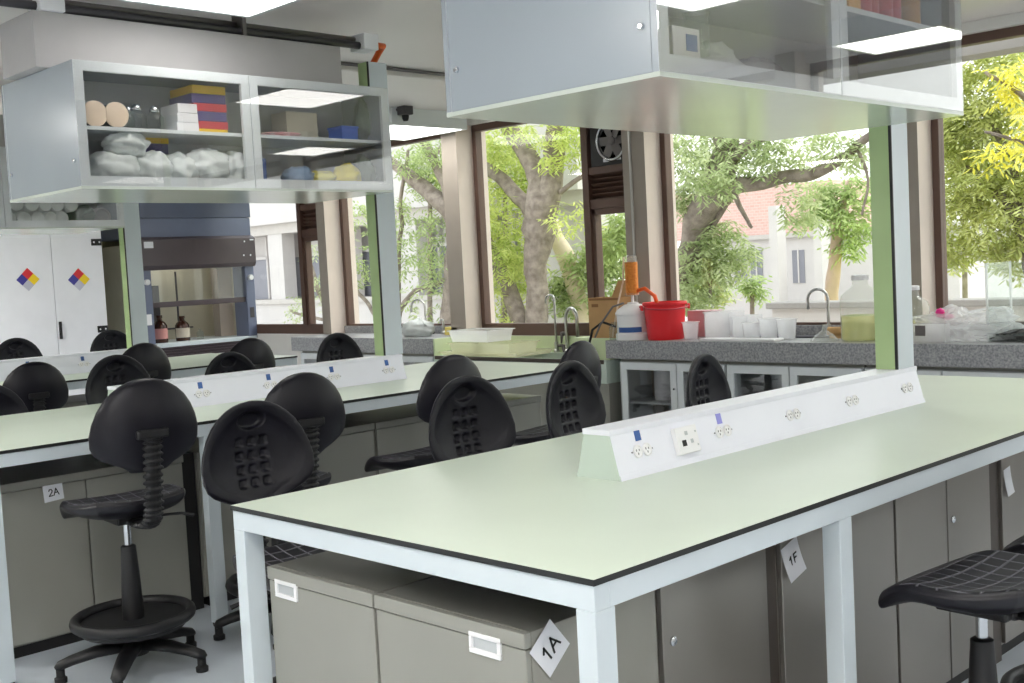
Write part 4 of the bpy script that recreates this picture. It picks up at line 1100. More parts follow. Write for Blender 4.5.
for (a, b) in ((.15, .99), (.17, .83), (.08, .83)): m.box(hx+.06, hx+.064, yr-a, yr-a+.015, 1.0+b-.01, 1.0+b+.008)
m.build('fascia_screw', 'paper', t)
# bottles in the hood
def bottle(y, x, r, h, mm, label, lab=None, labm='labelcream'):
    c = Vector((x, y, .885))
    t = thing('reagent_bottle', label, 'bottle', c, 'bottles in the fume hood')
    MB().lathe([(r*.95, 0), (r, .01), (r, h*.62), (r*.8, h*.72), (r*.36, h*.82), (r*.34, h*.9), (r*.42, h*.9), (r*.42, h), (r*.3, h)], c, 24).build('bottle_body', mm, t, smooth='auto')
    if lab:
        n = 12; vs = []
        for i in range(n+1):
            a = R(-95)+R(150)*i/n
            for z in (h*.14, h*.52): vs.append(c+Vector((math.cos(a)*(r+.001), math.sin(a)*(r+.001), z)))
        MB().add(vs, [(2*i, 2*i+2, 2*i+3, 2*i+1) for i in range(n)]).build('bottle_label', labm, t)
yb1 = at(160, 330, 'x', -9.25).y; yb2 = at(182.5, 330, 'x', -9.25).y
bottle(yb1, -9.25, .082, .31, 'amber', 'amber bottle with pinkish label, left one in the fume hood', True, 'labelred')
bottle(yb2, -9.25, .080, .285, 'amber', 'amber bottle with cream label, right one in the fume hood', True, 'labelcream')
bottle(at(200, 332, 'x', -9.3).y, -9.3, .04, .12, 'jar', 'small clear bottle right of the amber bottles in the fume hood')

# white chemical cabinet with two hazard diamonds
wx = -9.0
y0, ys, y1 = 2.25, at(55, 300, 'x', wx).y, at(106, 300, 'x', wx).y
t = thing('chemical_cabinet', 'white two-door chemical cabinet with hazard diamonds at the left wall', 'cabinet', (-9.4, (y0+y1)/2, 0))
MB().box(XL+.03, wx-.022, y0, y1, .06, 2.25).build('carcass', 'white', t, bevel=.004)
MB().box(XL+.06, wx-.06, y0+.03, y1-.03, 0, .0602).build('plinth', 'plinth', t)
for (a, b, dx) in ((y0+.002, ys-.003, 28), (ys+.003, y1-.002, 79)):
    d = MB().box(wx-.021, wx, a, b, .07, 2.245).build('door', 'white', t, bevel=.003)
    c = at(dx, 279.5, 'x', wx+.002)
    h = .118
    m = MB(); P = lambda yy, zz: (wx+.0015, c.y+yy, c.z+zz)
    def dia(yy, zz, mi): m.add([P(yy, zz+h/2), P(yy+h/2*1.0, zz), P(yy, zz-h/2), P(yy-h/2*1.0, zz)], [(0, 1, 2, 3)], mi)
    dia(0, h/2, 0); dia(-h/2, 0, 1); dia(h/2, 0, 2); dia(0, -h/2, 3)
    m.build('hazard_diamond', ['nfpa_r', 'nfpa_b', 'nfpa_y', 'nfpa_w'], d)
    for zz in (1.10, 2.02):
        yy = a+.07 if dx == 28 else b-.06
        m = MB(); m.box(wx+.0005, wx+.012, yy-.055, yy+.055, zz-.035, zz+.035)
        for q in (-.03, .03): m.lathe([(.010, .012), (.010, .015)], (wx, yy+q, zz), 10, 'x', 1)
        m.build('hinge', ['dark', 'plate'], d, bevel=.003)
MB().box(wx+.001, wx+.03, ys-.012+.03, ys+.012+.03, 1.03, 1.21).build('handle', 'dark', t, bevel=.004)

# ------------------------------------------------------------------ contents of the hanging cabinets
xf = -2.16
def P2(px, py, x=xf): return at(px, py, 'x', x)
SH = 2.235; BT = 1.984
G = 'things on the shelf of the cabinet of coloured boxes'
for px, lb in ((95, 'left cream-lidded tin lying on its side on the cabinet shelf'), (116.5, 'right cream-lidded tin lying on its side on the cabinet shelf')):
    p = P2(px, 111); c = Vector((xf, p.y, SH+.0605))
    t = thing('tin', lb, 'tin', (xf, p.y, SH), 'cream-lidded tins')
    MB().lathe([(.054, -.20), (.054, -.005)], c, 28, 'x').build('tin_body', 'amber', t, smooth='auto')
    MB().lathe([(.057, -.006), (.057, 0), (.053, .002)], c, 28, 'x').build('tin_lid', 'cream', t, smooth='auto')
for px, r, h, lb in ((131, .026, .105, 'small clear reagent bottle beside the cream-lidded tins'), (139, .046, .118, 'round clear reagent bottle with chrome cap on the cabinet shelf'), (157, .042, .115, 'clear dropper bottle with chrome cap next to the white boxes')):
    p = P2(px, 122); c = Vector((xf-.02, p.y, SH))
    t = thing('glass_bottle', lb, 'bottle', c, 'clear bottles on the cabinet shelf')
    MB().lathe([(r*.9, 0), (r, .01), (r, h*.5), (r*.55, h*.72), (r*.4, h*.75)], c, 20).build('flask', 'jar', t, smooth='auto')
    MB().lathe([(r*.5, h*.74), (r*.55, h*.8), (r*.45, h*.92), (r*.2, h)], c, 16).build('stopper', 'chrome', t, smooth='auto')
a, b = P2(177, 125).y, P2(199, 125).y
for k in range(3):
    z = SH+k*.044
    single('white_box', MB().box(xf-.16, xf+.002*k, a+.004*k, b-.003*k, z, z+.0435), 'plate', ('lowest', 'middle', 'topmost')[k]+' white carton of the small stack beside the coloured boxes', 'box', (xf-.08, (a+b)/2, z), 'stacked white cartons', bevel=.002)
a, b = P2(196, 125).y, P2(229, 125).y
zz = SH
for k, (mm, cn, h) in enumerate((('yellow', 'yellow', .022), ('red', 'red', .036), ('purple', 'purple', .046), ('red', 'red', .038), ('purple', 'purple', .044), ('yellow', 'yellow', .040))):
    j = (-.004, .003, -.006, .0, -.008, -.002)[k]
    pos = ('lowest', 'second from bottom', 'third from bottom', 'fourth from bottom', 'next to top', 'topmost')[k]
    single('slide_box', MB().box(xf-.22, xf-.01, a+j, b+j*.5, zz, zz+h-.0006), mm, '%s slide box, %s of the coloured stack on the cabinet shelf' % (cn, pos), 'box', (xf-.1, (a+b)/2, zz), 'stacked coloured boxes', bevel=.002)
    zz += h
# bottom shelf bags
bags = [(113, 151, .118, 0), (125, 133, .105, .062), (151, 152, .105, 0), (178, 155, .100, 0), (206, 149, .125, 0), (231, 152, .085, 0), (95, 158, .06, .07)]
blab = ['white stuffed bag lowest at the left of the cabinet', 'white stuffed bag lying on top of the others at the left of the cabinet', 'white stuffed bag below the yellow lid', 'white crumpled bag right of the yellow-lidded box', 'large white bag right of centre on the cabinet bottom', 'white bag against the right side of the left cabinet door', 'greyish bag tucked behind at the far left of the cabinet']
for i, (px, py, ry, rz) in enumerate(bags):
    p = P2(px, py, xf-.04)
    if not rz: rz = (p.z-BT)/1.9
    z = BT+rz*.9 if i not in (1, 6) else p.z-rz*.9
    d = 0 if i != 6 else -.10
    single('stuffed_bag', MB().blob((xf-.045+d, p.y, z), (.085, ry, rz), i+2, .25, 2.2, 22, rz*.9 if i not in (1, 6) else None), 'bag' if i != 6 else 'bagg', blab[i], 'bag', (xf-.045+d, p.y, z), 'white stuffed bags in the cabinet', smooth=True)
a, b = P2(153, 150).y, P2(184, 150).y; zq = P2(168, 140).z+.03
t = thing('lidded_box', 'purple box with yellow lid behind the white bags', 'box', (xf-.2, (a+b)/2, BT))
MB().box(xf-.27, xf-.14, a+.004, b-.004, BT, zq-.03).build('box_body', 'purple', t); MB().box(xf-.275, xf-.135, a, b, zq-.03, zq).build('box_lid', 'yellow', t, bevel=.002)
# right door contents
p = P2(286, 131)
single('snack_packet', MB().blob((xf-.05, p.y, SH+.014), (.05, .11, .016), 9, .35, 3, 14, .0135), mat('red_white_wrapper', (214, 120, 124), .5, c2=(236, 226, 226), scale=22), 'flat red and white wrapper lying on the right shelf', 'packet', (xf-.05, p.y, SH), smooth=True)
a, b = P2(300, 120).y, P2(331, 120).y
single('beige_carton', MB().box(xf-.26, xf-.12, a, b, SH, SH+.15), mat('beige_card', (206, 200, 178), .6), 'large beige carton on the right shelf of the cabinet of coloured boxes', 'box', (xf-.19, (a+b)/2, SH), bevel=.002)
a, b = P2(344, 127).y, P2(360, 127).y
m = MB(); m.box(xf-.14, xf-.02, a, b, SH, SH+.075); m.box(xf-.145, xf-.015, a-.004, b+.004, SH+.066, SH+.078)
single('blue_tub', m, mat('bright_blue_plastic', (40, 96, 200), .35), 'bright blue tub on the right shelf of the cabinet of coloured boxes', 'tub', (xf-.08, (a+b)/2, SH), bevel=.003)
p = P2(352, 178)
single('yellow_bag', MB().blob((xf-.05, p.y, BT+.062), (.08, .072, .066), 11, .3, 2.2, 16, .061), 'bagy', 'bright yellow bag on the bottom of the right cabinet half', 'bag', (xf-.05, p.y, BT), smooth=True)
p = P2(326, 180)
single('yellow_bag', MB().blob((xf-.06, p.y, BT+.045), (.08, .08, .048), 12, .3, 2.2, 16, .044), mat('pale_yellow_bag', (216, 208, 96), .4, bump=.4, bscale=20), 'paler flat yellow bag left of the bright yellow one', 'bag', (xf-.06, p.y, BT), smooth=True)
p = P2(306, 178)
single('blue_bag', MB().blob((xf-.07, p.y, BT+.055), (.08, .09, .058), 13, .3, 2.2, 16, .054), 'bagb', 'pale blue bag on the bottom of the right cabinet half', 'bag', (xf-.07, p.y, BT), smooth=True)
p = P2(372, 172)
single('grey_bag', MB().blob((xf-.07, p.y, BT+.085), (.07, .055, .092), 14, .45, 2.6, 16, .084), 'bagg', 'grey-green crumpled bag in the right corner of the cabinet of coloured boxes', 'bag', (xf-.07, p.y, BT), smooth=True)
p = P2(377, 115)
single('grey_bag', MB().blob((xf-.12, p.y, SH+.115), (.06, .055, .12), 15, .35, 2.2, 16, .114), 'bagg', 'grey bag standing in the right corner of the upper shelf', 'bag', (xf-.12, p.y, SH), smooth=True)
single('blue_folder', MB().box(xf-.1, xf, P2(263, 170).y, P2(266.5, 170).y, BT, BT+.14), 'blue', 'narrow blue folder standing at the left of the right cabinet half', 'folder', (xf-.05, P2(265, 170).y, BT))

# nearest cabinet
xg = .97
def P1(px, py, x=xg): return at(px, py, 'x', x)
B1 = 1.984
a, b = P1(673, 40).y, P1(700, 40).y
t = thing('white_carton', 'white carton with a blue label at the left of the nearest hanging cabinet', 'box', (xg-.06, (a+b)/2, B1))
MB().box(xg-.14, xg, a, b, B1, B1+.125).build('carton_body', 'plate', t, bevel=.003)
MB().box(xg+.0005, xg+.0015, P1(686, 45).y, P1(697, 45).y, B1+.066, B1+.108).build('blue_label', 'blue', t)
single('glass_cylinder', MB().lathe([(.045, 0), (.045, .01), (.034, .03), (.034, .19), (.038, .2), (.030, .2), (.030, .03)], (xg-.10, P1(728, 30).y, B1), 20), 'jar', 'clear glass measuring cylinder in the nearest hanging cabinet', 'glassware', (xg-.10, P1(728, 30).y, B1), smooth='auto')
single('plastic_bundle', MB().blob((xg-.13, P1(745, 40).y, B1+.06), (.08, .12, .066), 21, .4, 2.4, 16, .059), 'bag', 'pale crumpled bundle beside the measuring cylinder in the nearest cabinet', 'bundle', (xg-.13, P1(745, 40).y, B1), smooth=True)
single('plastic_bundle', MB().blob((xg-.14, P1(790, 50).y, B1+.05), (.08, .14, .056), 22, .4, 2.4, 16, .049), 'frost', 'clear crumpled bundle near the middle of the nearest cabinet', 'bundle', (xg-.14, P1(790, 50).y, B1), smooth=True)
S1 = 2.246
single('yellow_carton', MB().box(xg-.07, xg-.01, P1(852, 5).y, P1(864, 5).y, S1, S1+.06), mat('orange_yellow_card', (232, 170, 70), .5), 'small orange-yellow carton at the left of the nearest cabinet shelf', 'box', (xg-.04, P1(858, 5).y, S1), bevel=.002)
for k, px in enumerate((876, 886, 897, 908)):
    c = Vector((xg-.045-.01*(k % 2), P1(px, 5).y, S1))
    t = thing('red_bottle', ('leftmost', 'second', 'third', 'rightmost')[k]+' of the red plastic bottles on the nearest cabinet shelf', 'bottle', c, 'red bottles on the nearest cabinet shelf')
    MB().lathe([(.026, 0), (.028, .006), (.028, .10), (.018, .12), (.012, .125)], c, 18).build('bottle_body', mat('red_bottle_plastic', (206, 46, 70), .35), t, smooth='auto')
    MB().lathe([(.013, .124), (.013, .15), (.006, .155)], c, 12).build('bottle_cap', 'plate', t, smooth='auto')
c = Vector((xg-.05, P1(924, 6).y, S1))
t = thing('yellow_bottle', 'amber yellow plastic bottle right of the red ones on the nearest cabinet shelf', 'bottle', c)
MB().lathe([(.032, 0), (.034, .006), (.034, .12), (.02, .14), (.014, .145)], c, 18).build('bottle_body', mat('amber_yellow_plastic', (206, 150, 50), .35), t, smooth='auto')
MB().lathe([(.015, .144), (.015, .17)], c, 12).build('bottle_cap', 'plate', t)

# third cabinet: two rows of pale rolls, a green glass jar
x3 = -5.30; k = 0
rowt = [(17, 208), (32, 206), (46, 208), (58, 209), (72, 210)]
rowb = [(9, 219), (24, 219), (38, 219), (51, 219), (62, 219)]
ords = ['first', 'second', 'third', 'fourth', 'fifth']
for row, nm in ((rowb, 'lower'), (rowt, 'upper')):
    for i, (px, py) in enumerate(row):
        p = at(px, py, 'x', x3)
        z = 1.984+.054 if nm == 'lower' else 1.984+.054+.098
        c = Vector((x3, p.y, z))
        t = thing('pale_roll', 'pale plastic-wrapped roll, %s from left in the %s row of the left edge cabinet' % (ords[i], nm), 'roll', (x3, p.y, z-.053), 'pale rolls in the left edge cabinet')
        MB().lathe([(.053, -.24), (.053, -.01), (.045, 0), (.03, -.004), (.012, -.012)], c, 22, 'x').build('roll_body', 'bag', t, smooth='auto')
for px, m_, lb, r in ((86, 'jar', 'green glass jar lying at the right of the pale rolls', .075), (103, 'frost', 'frosted jar right of the green glass jar in the left edge cabinet', .065)):
    p = at(px, 213, 'x', x3); c = Vector((x3, p.y, 1.984+r+.001))
    single('glass_jar', MB().lathe([(r, -.2), (r, -.01), (r*.9, 0), (r*.78, 0), (r*.74, -.02), (.001, -.03)], c, 26, 'x'), mat_glass('green_bottle_glass', (170, 205, 185), 1.5, haze=.25, hazec=(170, 200, 180)) if m_ == 'jar' else 'frost', lb, 'jar', (x3, p.y, 1.984), 'jars in the left edge cabinet', smooth='auto')

# ------------------------------------------------------------------ outside
GZ = -.55
gr = struct('ground_outside', MB().box(-70, 50, 6.02, 90, GZ-.1, GZ), 'ground')
# eave slab outside over the windows
struct('trim_5', MB().box(-1.0, 12, 6.5, 6.75, at(1000, 50, 'y', 6.5).z, at(1000, 33, 'y', 6.5).z), 'coping')
# white building at the left
t = thing('white_building', 'white building with columns and grey curtained windows outside the left windows', 'building', (-20, 15, GZ))
YB = 14.0
zt0 = 4.6
MB().box(-36, -11.5, YB+.6, YB+1.4, GZ, zt0).build('rear_block', 'facade', t)
MB().box(-36, -11.0, YB-.15, YB+.6, 2.86, zt0).build('roof_band', 'facade', t)
MB().box(-36, -11.0, YB-.02, YB+.6, 2.62, 2.86).build('roof_beam', 'facadebeam', t)
MB().box(-36, -11.2, YB-.10, YB+.58, GZ, .95).build('parapet_band', 'facade', t); MB().box(-36, -11.1, YB-.16, YB+.58, .95, 1.05).build('sill_ledge', 'facadebeam', t)
for px in (214, 276, 342, 408, 474):
    p = at(px, 260, 'y', YB)
    MB().box(p.x-.30, p.x+.30, YB, YB+.35, 1.05, 2.62).build('facade_column', 'facade', t)
for a, b in ((218, 268), (282, 335), (348, 402), (414, 468), (480, 515)):
    xa, xb = at(a, 260, 'y', YB+.5).x, at(b, 260, 'y', YB+.5).x
    w = MB().box(xa, xb, YB+.50, YB+.597, 1.06, 2.05).build('curtained_window', 'facadegrey', t)
    m = MB()
    for q in (0, .5, 1): m.box(xa+(xb-xa)*q-.03, xa+(xb-xa)*q+.03, YB+.46, YB+.499, 1.06, 2.61)
    m.box(xa, xb, YB+.46, YB+.498, 2.05, 2.12); m.build('window_bar', 'facade', w)
# white and brick building at the centre right
t = thing('brick_building', 'white building with arched-looking narrow windows below a pale red brick storey', 'building', (-13, 28, GZ))
YB = 25.0
xa, xb = at(690, 270, 'y', YB).x, at(880, 270, 'y', YB).x
zm = at(790, 233, 'y', YB).z
MB().box(xa, xb+2, YB, YB+6, GZ, zm).build('lower_storey', 'facade', t)
MB().box(xa-1, at(826, 210, 'y', YB).x, YB+.3, YB+6, zm, at(760, 186, 'y', YB).z).build('brick_storey', 'brickred', t)
MB().box(xa, xb+2, YB-.12, YB, zm-.12, zm).build('cornice', 'facadebeam', t)
for px in (741, 757, 779, 799):
    w = MB().box(at(px-6, 270, 'y', YB).x, at(px+6, 270, 'y', YB).x, YB-.02, YB+.02, at(px, 283, 'y', YB).z, at(px, 250, 'y', YB).z).build('narrow_window', 'facadegrey', t)
    c = at(px, 266, 'y', YB); MB().box(c.x-.02, c.x+.02, YB-.04, YB-.0205, at(px, 283, 'y', YB).z, at(px, 250, 'y', YB).z).build('window_bar', 'facade', w)
MB().box(at(774, 250, 'y', 23.5).x, at(782, 250, 'y', 23.5).x, 23.3, 23.7, GZ, at(778, 206, 'y', 23.5).z).build('white_pillar', 'facade', t)
MB().box(at(818, 250, 'y', 23.5).x, at(826, 250, 'y', 23.5).x, 23.3, 23.7, GZ, at(822, 215, 'y', 23.5).z).build('white_pillar', 'facade', t)
# parapet wall outside
t = thing('parapet_wall', 'low white rendered wall with grey coping outside the right windows', 'wall', (0, 9.2, GZ))
xa = at(768, 310, 'y', 9).x
MB().box(xa+.05, 10, 9.0, 9.25, GZ, .94).build('wall_face', 'parapet', t); MB().box(xa, 10, 8.95, 9.30, .94, 1.005).build('coping', 'coping', t, bevel=.01)
struct('lawn_outside', MB().box(-8, 30, 13, 22, GZ, GZ+.9), 'lawn')
def branch(m, pts, Y, jag=.0, n=9):
    "pts: (px, py, radius in px[, dY])"
    V = []; Rr = []
    for q in pts:
        y = Y+(q[3] if len(q) > 3 else 0)
        p = at(q[0], q[1], 'y', y); dep = (p-CAM).dot(fw)
        V.append(p); Rr.append(q[2]*dep/FPX)
    P_ = []; S = []
    for i in range(len(V)-1):
        for k in range(4):
            s = k/4
            p0 = V[max(i-1, 0)]; p1 = V[i]; p2 = V[i+1]; p3 = V[min(i+2, len(V)-1)]
            a = .5*((2*p1)+(p2-p0)*s+(2*p0-5*p1+4*p2-p3)*s*s+(3*p1-p0-3*p2+p3)*s**3)
            a = a+Vector((noise.noise(a*2.3), noise.noise(a*2.3+Vector((9, 0, 0))), noise.noise(a*2.3+Vector((0, 9, 0)))))*jag
            P_.append(a); S.append((Rr[i]+(Rr[i+1]-Rr[i])*s)*(1+.12*noise.noise(a*5)))
    P_.append(V[-1]); S.append(Rr[-1])
    m.tube(P_, S, n)
def leaves(m, clusters, Y, size=.13, dens=1., depth=1., droop=.4, rr=None):
    "clusters: (px, py, radius px, count)"
    rr = rr or rnd
    for q in clusters:
        y = Y+(q[4] if len(q) > 4 else 0)
        c = at(q[0], q[1], 'y', y); dep = (c-CAM).dot(fw); rad = q[2]*dep/FPX
        for k in range(int(q[3]*dens)):
            while True:
                d = Vector((rr.uniform(-1, 1), rr.uniform(-1, 1), rr.uniform(-1, 1)))
                if d.length < 1: break
            p = c+Vector((d.x*rad, d.y*rad*depth, d.z*rad))
            # a small spray: leaflets either side of a drooping stem
            ax = Vector((rr.uniform(-1, 1), rr.uniform(-1, 1), rr.uniform(-droop-.5, .25))).normalized()
            sd = ax.cross(Vector((rr.uniform(-.4, .4), rr.uniform(-.4, .4), 1))).normalized()
            L_ = size*rr.uniform(1.2, 2.2)
            for s in range(3):
                for sg in (-1, 1):
                    b = p+ax*L_*(s/3)
                    tip = b+(ax*.55+sd*sg*.8+Vector((0, 0, -.25))).normalized()*size*rr.uniform(.7, 1.1)
                    w = ax*size*.17
                    mid = (b+tip)/2
                    m.add([b, mid+w, tip, mid-w], [(0, 1, 2, 3)])
def tree(name, label, Y, trunks, bark, cl, lm, size=.13, dens=1., depth=1., jag=.05, droop=.4, cat='tree', seed=1):
    base = at(trunks[0][0][0], trunks[0][0][1], 'y', Y); base.z = GZ
    t = thing(name, label, cat, base, 'trees outside the windows')
    m = MB()
    for b in trunks: branch(m, b, Y, jag)
    m.build('trunk', bark, t, smooth=True)
    m = MB(); leaves(m, cl, Y, size, dens, depth, droop, random.Random(seed))
    m.build('foliage', lm, t)
    return t
def ground_px(px, Y):
    "pixel row where the ground is met straight under this column at depth Y"
    lo, hi = 200, 700
    for _ in range(40):
        mid = (lo+hi)/2
        if at(px, mid, 'y', Y).z > GZ: lo = mid
        else: hi = mid
    return lo
def trunk(px, py, r, Y, k=1.1): return [(px, ground_px(px, Y), r*k), (px, py, r)]
# big forked tree in the middle window
tree('forked_tree', 'large tree with thick forked grey trunk filling the middle window', 12.0,
     [trunk(535, 330, 12, 12, 1.2)+[(536, 285, 11), (537, 258, 13), (540, 228, 18), (543, 205, 17), (538, 182, 12), (530, 160, 10), (519, 140, 9), (500, 115, 8), (482, 92, 7)],
      [(543, 215, 15), (550, 190, 12), (554, 165, 11), (555, 140, 10.5), (558, 110, 9), (564, 70, 7)],
      [(535, 222, 9), (524, 203, 8), (508, 186, 7), (490, 172, 6.5), (468, 160, 5), (440, 150, 4.5)],
      [(524, 345, 9), (515, 310, 9), (503, 280, 8), (492, 255, 7.5), (478, 225, 6)],
      [(560, 195, 3), (575, 182, 2.5), (590, 170, 2)]],
     'bark', [(505, 140, 24, 150), (500, 220, 30, 260), (515, 255, 24, 160), (568, 150, 22, 120), (500, 310, 26, 130), (582, 130, 22, 130), (540, 120, 30, 150), (575, 215, 22, 60), (470, 190, 30, 120)], 'leafbright', .15, .8, 1.6, .06, seed=3)
tree('palm_tree', 'pale slanting trunk with feathery fronds right of the forked tree', 13.2,
     [[(592, ground_px(592, 13.2), 9), (583, 325, 9), (575, 290, 9), (564, 255, 9), (556, 235, 7), (548, 200, 4)]], 'barkpale',
     [(560, 285, 18, 70), (585, 262, 22, 110), (600, 285, 20, 80), (615, 250, 24, 120), (620, 225, 18, 90), (570, 300, 20, 60)], 'leafmid', .20, .9, 1, .02, seed=5)
tree('leaning_tree', 'leaning dark trunk with a long branch sweeping right in the window behind the red bucket', 10.5,
     [[(610, ground_px(610, 10.5), 22), (640, 345, 16), (672, 298, 14), (689, 258, 14), (701, 225, 15), (713, 195, 16), (722, 165, 15), (727, 130, 13), (735, 80, 10)],
      [(712, 205, 12), (735, 190, 9), (762, 182, 7), (795, 177, 6.5), (820, 170, 6), (842, 158, 5), (862, 145, 4.5), (885, 130, 4), (920, 110, 3)],
      [(728, 160, 9), (748, 145, 6), (770, 128, 5), (800, 100, 4)],
      [(735, 192, 3), (745, 215, 2.2), (752, 228, 1.6)], [(730, 195, 3), (718, 225, 2.4), (706, 262, 2), (712, 300, 1.6)], [(860, 148, 2), (868, 180, 1.5), (862, 215, 1.3)]],
     'bark', [(700, 150, 34, 260), (712, 175, 26, 120, -.7), (745, 150, 30, 140), (785, 155, 26, 110), (800, 205, 20, 60), (690, 195, 22, 140), (705, 250, 26, 170), (722, 240, 22, 110), (700, 290, 26, 190), (728, 268, 20, 90), (745, 250, 12, 24), (850, 150, 20, 60), (825, 145, 22, 60)], 'leafdull', .13, .95, 1.3, .07, seed=7)
tree('slender_tree', 'slender many-branched tree in the window right of the second post', 11.0,
     [[(448, ground_px(448, 11), 10), (450, 330, 10), (455, 270, 11), (458, 232, 13), (448, 208, 9), (428, 190, 8), (408, 176, 7), (392, 162, 5), (370, 150, 4)],
      [(458, 225, 9), (448, 190, 6), (436, 165, 5), (424, 140, 4), (415, 110, 3)],
      [(396, 330, 3.5), (402, 305, 3), (415, 290, 2.5), (440, 282, 2.5), (458, 270, 2.5)],
      [(398, 345, 4), (398, 300, 3), (400, 250, 2.5), (402, 200, 2), (408, 150, 1.6)], [(352, 280, 2), (364, 298, 2), (376, 316, 2), (390, 330, 2.2)]],
     'bark', [(410, 250, 26, 130), (440, 270, 26, 140), (405, 210, 20, 70), (440, 230, 22, 90), (420, 155, 24, 110), (440, 145, 20, 110), (352, 215, 16, 70), (355, 270, 18, 90), (425, 305, 22, 50), (380, 240, 20, 60)], 'leafmid', .13, .7, 1.4, .05, seed=9)
tree('pink_barked_tree', 'small tree with reddish trunk and drooping crown left of the nearest post', 16.0,
     [[(832, ground_px(832, 16), 7), (832, 293, 7), (835, 262, 6.5), (838, 240, 6), (842, 210, 4), (850, 180, 3)]], 'barkred',
     [(838, 205, 22, 130), (852, 225, 20, 110), (822, 195, 18, 90), (860, 190, 18, 80), (848, 245, 14, 40), (815, 215, 12, 40)], 'leafmid', .17, .9, 1.2, .03, seed=11)
tree('leafy_tree', 'dense yellow-green leafy tree filling the right-hand window', 11.5,
     [[(1045, ground_px(1045, 11.5), 14), (1040, 300, 13), (1030, 240, 11), (1010, 205, 7), (985, 180, 5), (962, 168, 3)], [(1030, 240, 8), (1020, 190, 6), (1000, 140, 5), (980, 105, 4)], [(985, 180, 3), (975, 210, 2), (968, 235, 1.6)]],
     'bark', [(955, 150, 26, 300), (990, 180, 34, 380), (958, 200, 26, 300), (1000, 230, 32, 360), (955, 245, 22, 240), (1030, 160, 40, 360), (1035, 215, 40, 360), (985, 120, 28, 260), (960, 110, 22, 160), (955, 80, 20, 130), (985, 62, 22, 130), (950, 130, 18, 110), (1012, 50, 22, 110), (1010, 90, 34, 260), (1060, 120, 50, 250), (1080, 200, 50, 250), (1010, 255, 20, 120)], 'leafolive', .125, .72, 1.3, .05, seed=13)
tree('yellow_leaf_sapling', 'bright yellow leaf sprays hanging close outside the right-hand window', 7.6,
     [[(1060, ground_px(1060, 7.6), 5), (1056, 260, 5), (1050, 160, 5), (1035, 110, 3.5), (1010, 85, 2.5), (985, 72, 1.6)], [(1045, 150, 3), (1015, 140, 2), (985, 132, 1.4)]],
     'bark', [(998, 84, 16, 16), (1020, 100, 18, 18), (1018, 70, 14, 10), (1010, 140, 16, 12), (985, 150, 12, 5), (1000, 160, 10, 5)], 'leafyellow', .105, 1., 1., .02, .8, seed=15)
tree('small_tree', 'thin leafy branches in front of the white building at the left', 9.5,
     [[(345, ground_px(345, 9.5), 5), (338, 320, 5), (322, 300, 3), (312, 270, 2), (305, 240, 1.5)], [(338, 320, 2), (312, 318, 1.6), (290, 310, 1.3)]],
     'bark', [(300, 310, 16, 30), (318, 285, 14, 26), (312, 250, 10, 14), (330, 300, 12, 20)], 'leafdull', .10, 1., 1., .03, seed=17)
# trees further right, seen in the glass of the nearest cabinet
tree('bare_tree', 'bare branched tree outside the right end of the window wall, mirrored in the cabinet glass', 12.0,
     [[(1320, ground_px(1320, 12), 16), (1310, 250, 14), (1300, 190, 12), (1270, 130, 8), (1230, 80, 5)], [(1300, 190, 8), (1340, 120, 6), (1400, 70, 4)], [(1285, 160, 5), (1250, 150, 4), (1200, 130, 3)]],
     'bark', [(1250, 130, 60, 220), (1330, 90, 60, 220), (1400, 120, 60, 200), (1200, 180, 50, 160), (1300, 200, 50, 120)], 'leafdull', .14, .8, 1.3, .08, seed=19)
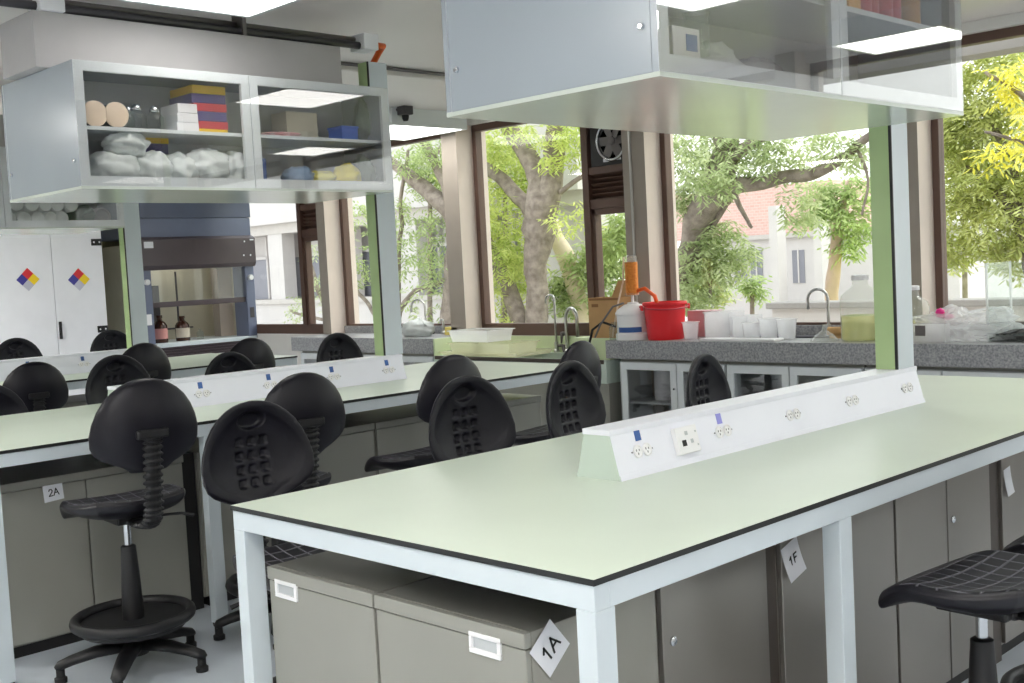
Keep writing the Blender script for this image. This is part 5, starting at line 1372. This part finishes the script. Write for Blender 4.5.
# distant leafy backdrop: individual bushes far behind the trunks
for i, (px, py, r, Y, n, mm, lb) in enumerate([(505, 170, 36, 12.95, 320, 'leafbright', 'far yellow-green bush behind the forked trunk'), (503, 262, 30, 12.95, 240, 'leafbright', 'far yellow-green bush low behind the forked trunk at its left'),
                                           (622, 250, 26, 15, 200, 'leafbright', 'far bush seen through the narrow casement beside the column'), (430, 175, 26, 12.95, 170, 'leafmid', 'far bush behind the slender tree'),
                                           (690, 275, 30, 14.5, 220, 'leafbright', 'far bright bush low behind the leaning trunk'), (965, 150, 50, 20, 300, 'leafbright', 'far bright tree crown behind the right-hand leafy tree'), (752, 285, 9, 13, 40, 'leafmid', 'small leafy shrub left of the low wall end')]):
    tree('leafy_bush', lb, Y, [[(px, ground_px(px, Y), 3), (px, py, 2)]], 'bark', [(px, py, r, n), (px+r*.7, py+r*.5, r*.7, n*.4), (px-r*.6, py-r*.4, r*.7, n*.4)], mm, .14, .9, .5, .02, seed=30+i, cat='bush')

# ------------------------------------------------------------------ light
w = bpy.data.worlds.new('bright_overcast'); bpy.context.scene.world = w; w.use_nodes = True
N = w.node_tree.nodes; L = w.node_tree.links; bg = N['Background']
tc = N.new('ShaderNodeTexCoord'); sp = N.new('ShaderNodeSeparateXYZ'); L.new(tc.outputs['Generated'], sp.inputs[0])
rp = N.new('ShaderNodeValToRGB'); rp.color_ramp.elements[0].position = 0; rp.color_ramp.elements[1].position = .8
rp.color_ramp.elements[0].color = (1, .99, .98, 1); rp.color_ramp.elements[1].color = (.86, .92, 1, 1)
L.new(sp.outputs['Z'], rp.inputs['Fac']); L.new(rp.outputs['Color'], bg.inputs['Color'])
bg.inputs['Strength'].default_value = 1.35
sun = bpy.data.lights.new('sun', 'SUN'); sun.energy = 1.2; sun.angle = R(20); sun.color = (1, .96, .88)
so = bpy.data.objects.new('sun', sun); col.objects.link(so); so.rotation_euler = (R(-38), R(24), 0)

sc = bpy.context.scene
sc.view_settings.view_transform = 'Standard'
sc.view_settings.look = 'None'
sc.view_settings.exposure = .85
sc.cycles.use_denoising = True
sc.cycles.max_bounces = 10; sc.cycles.transparent_max_bounces = 24
sc.cycles.sample_clamp_indirect = 6
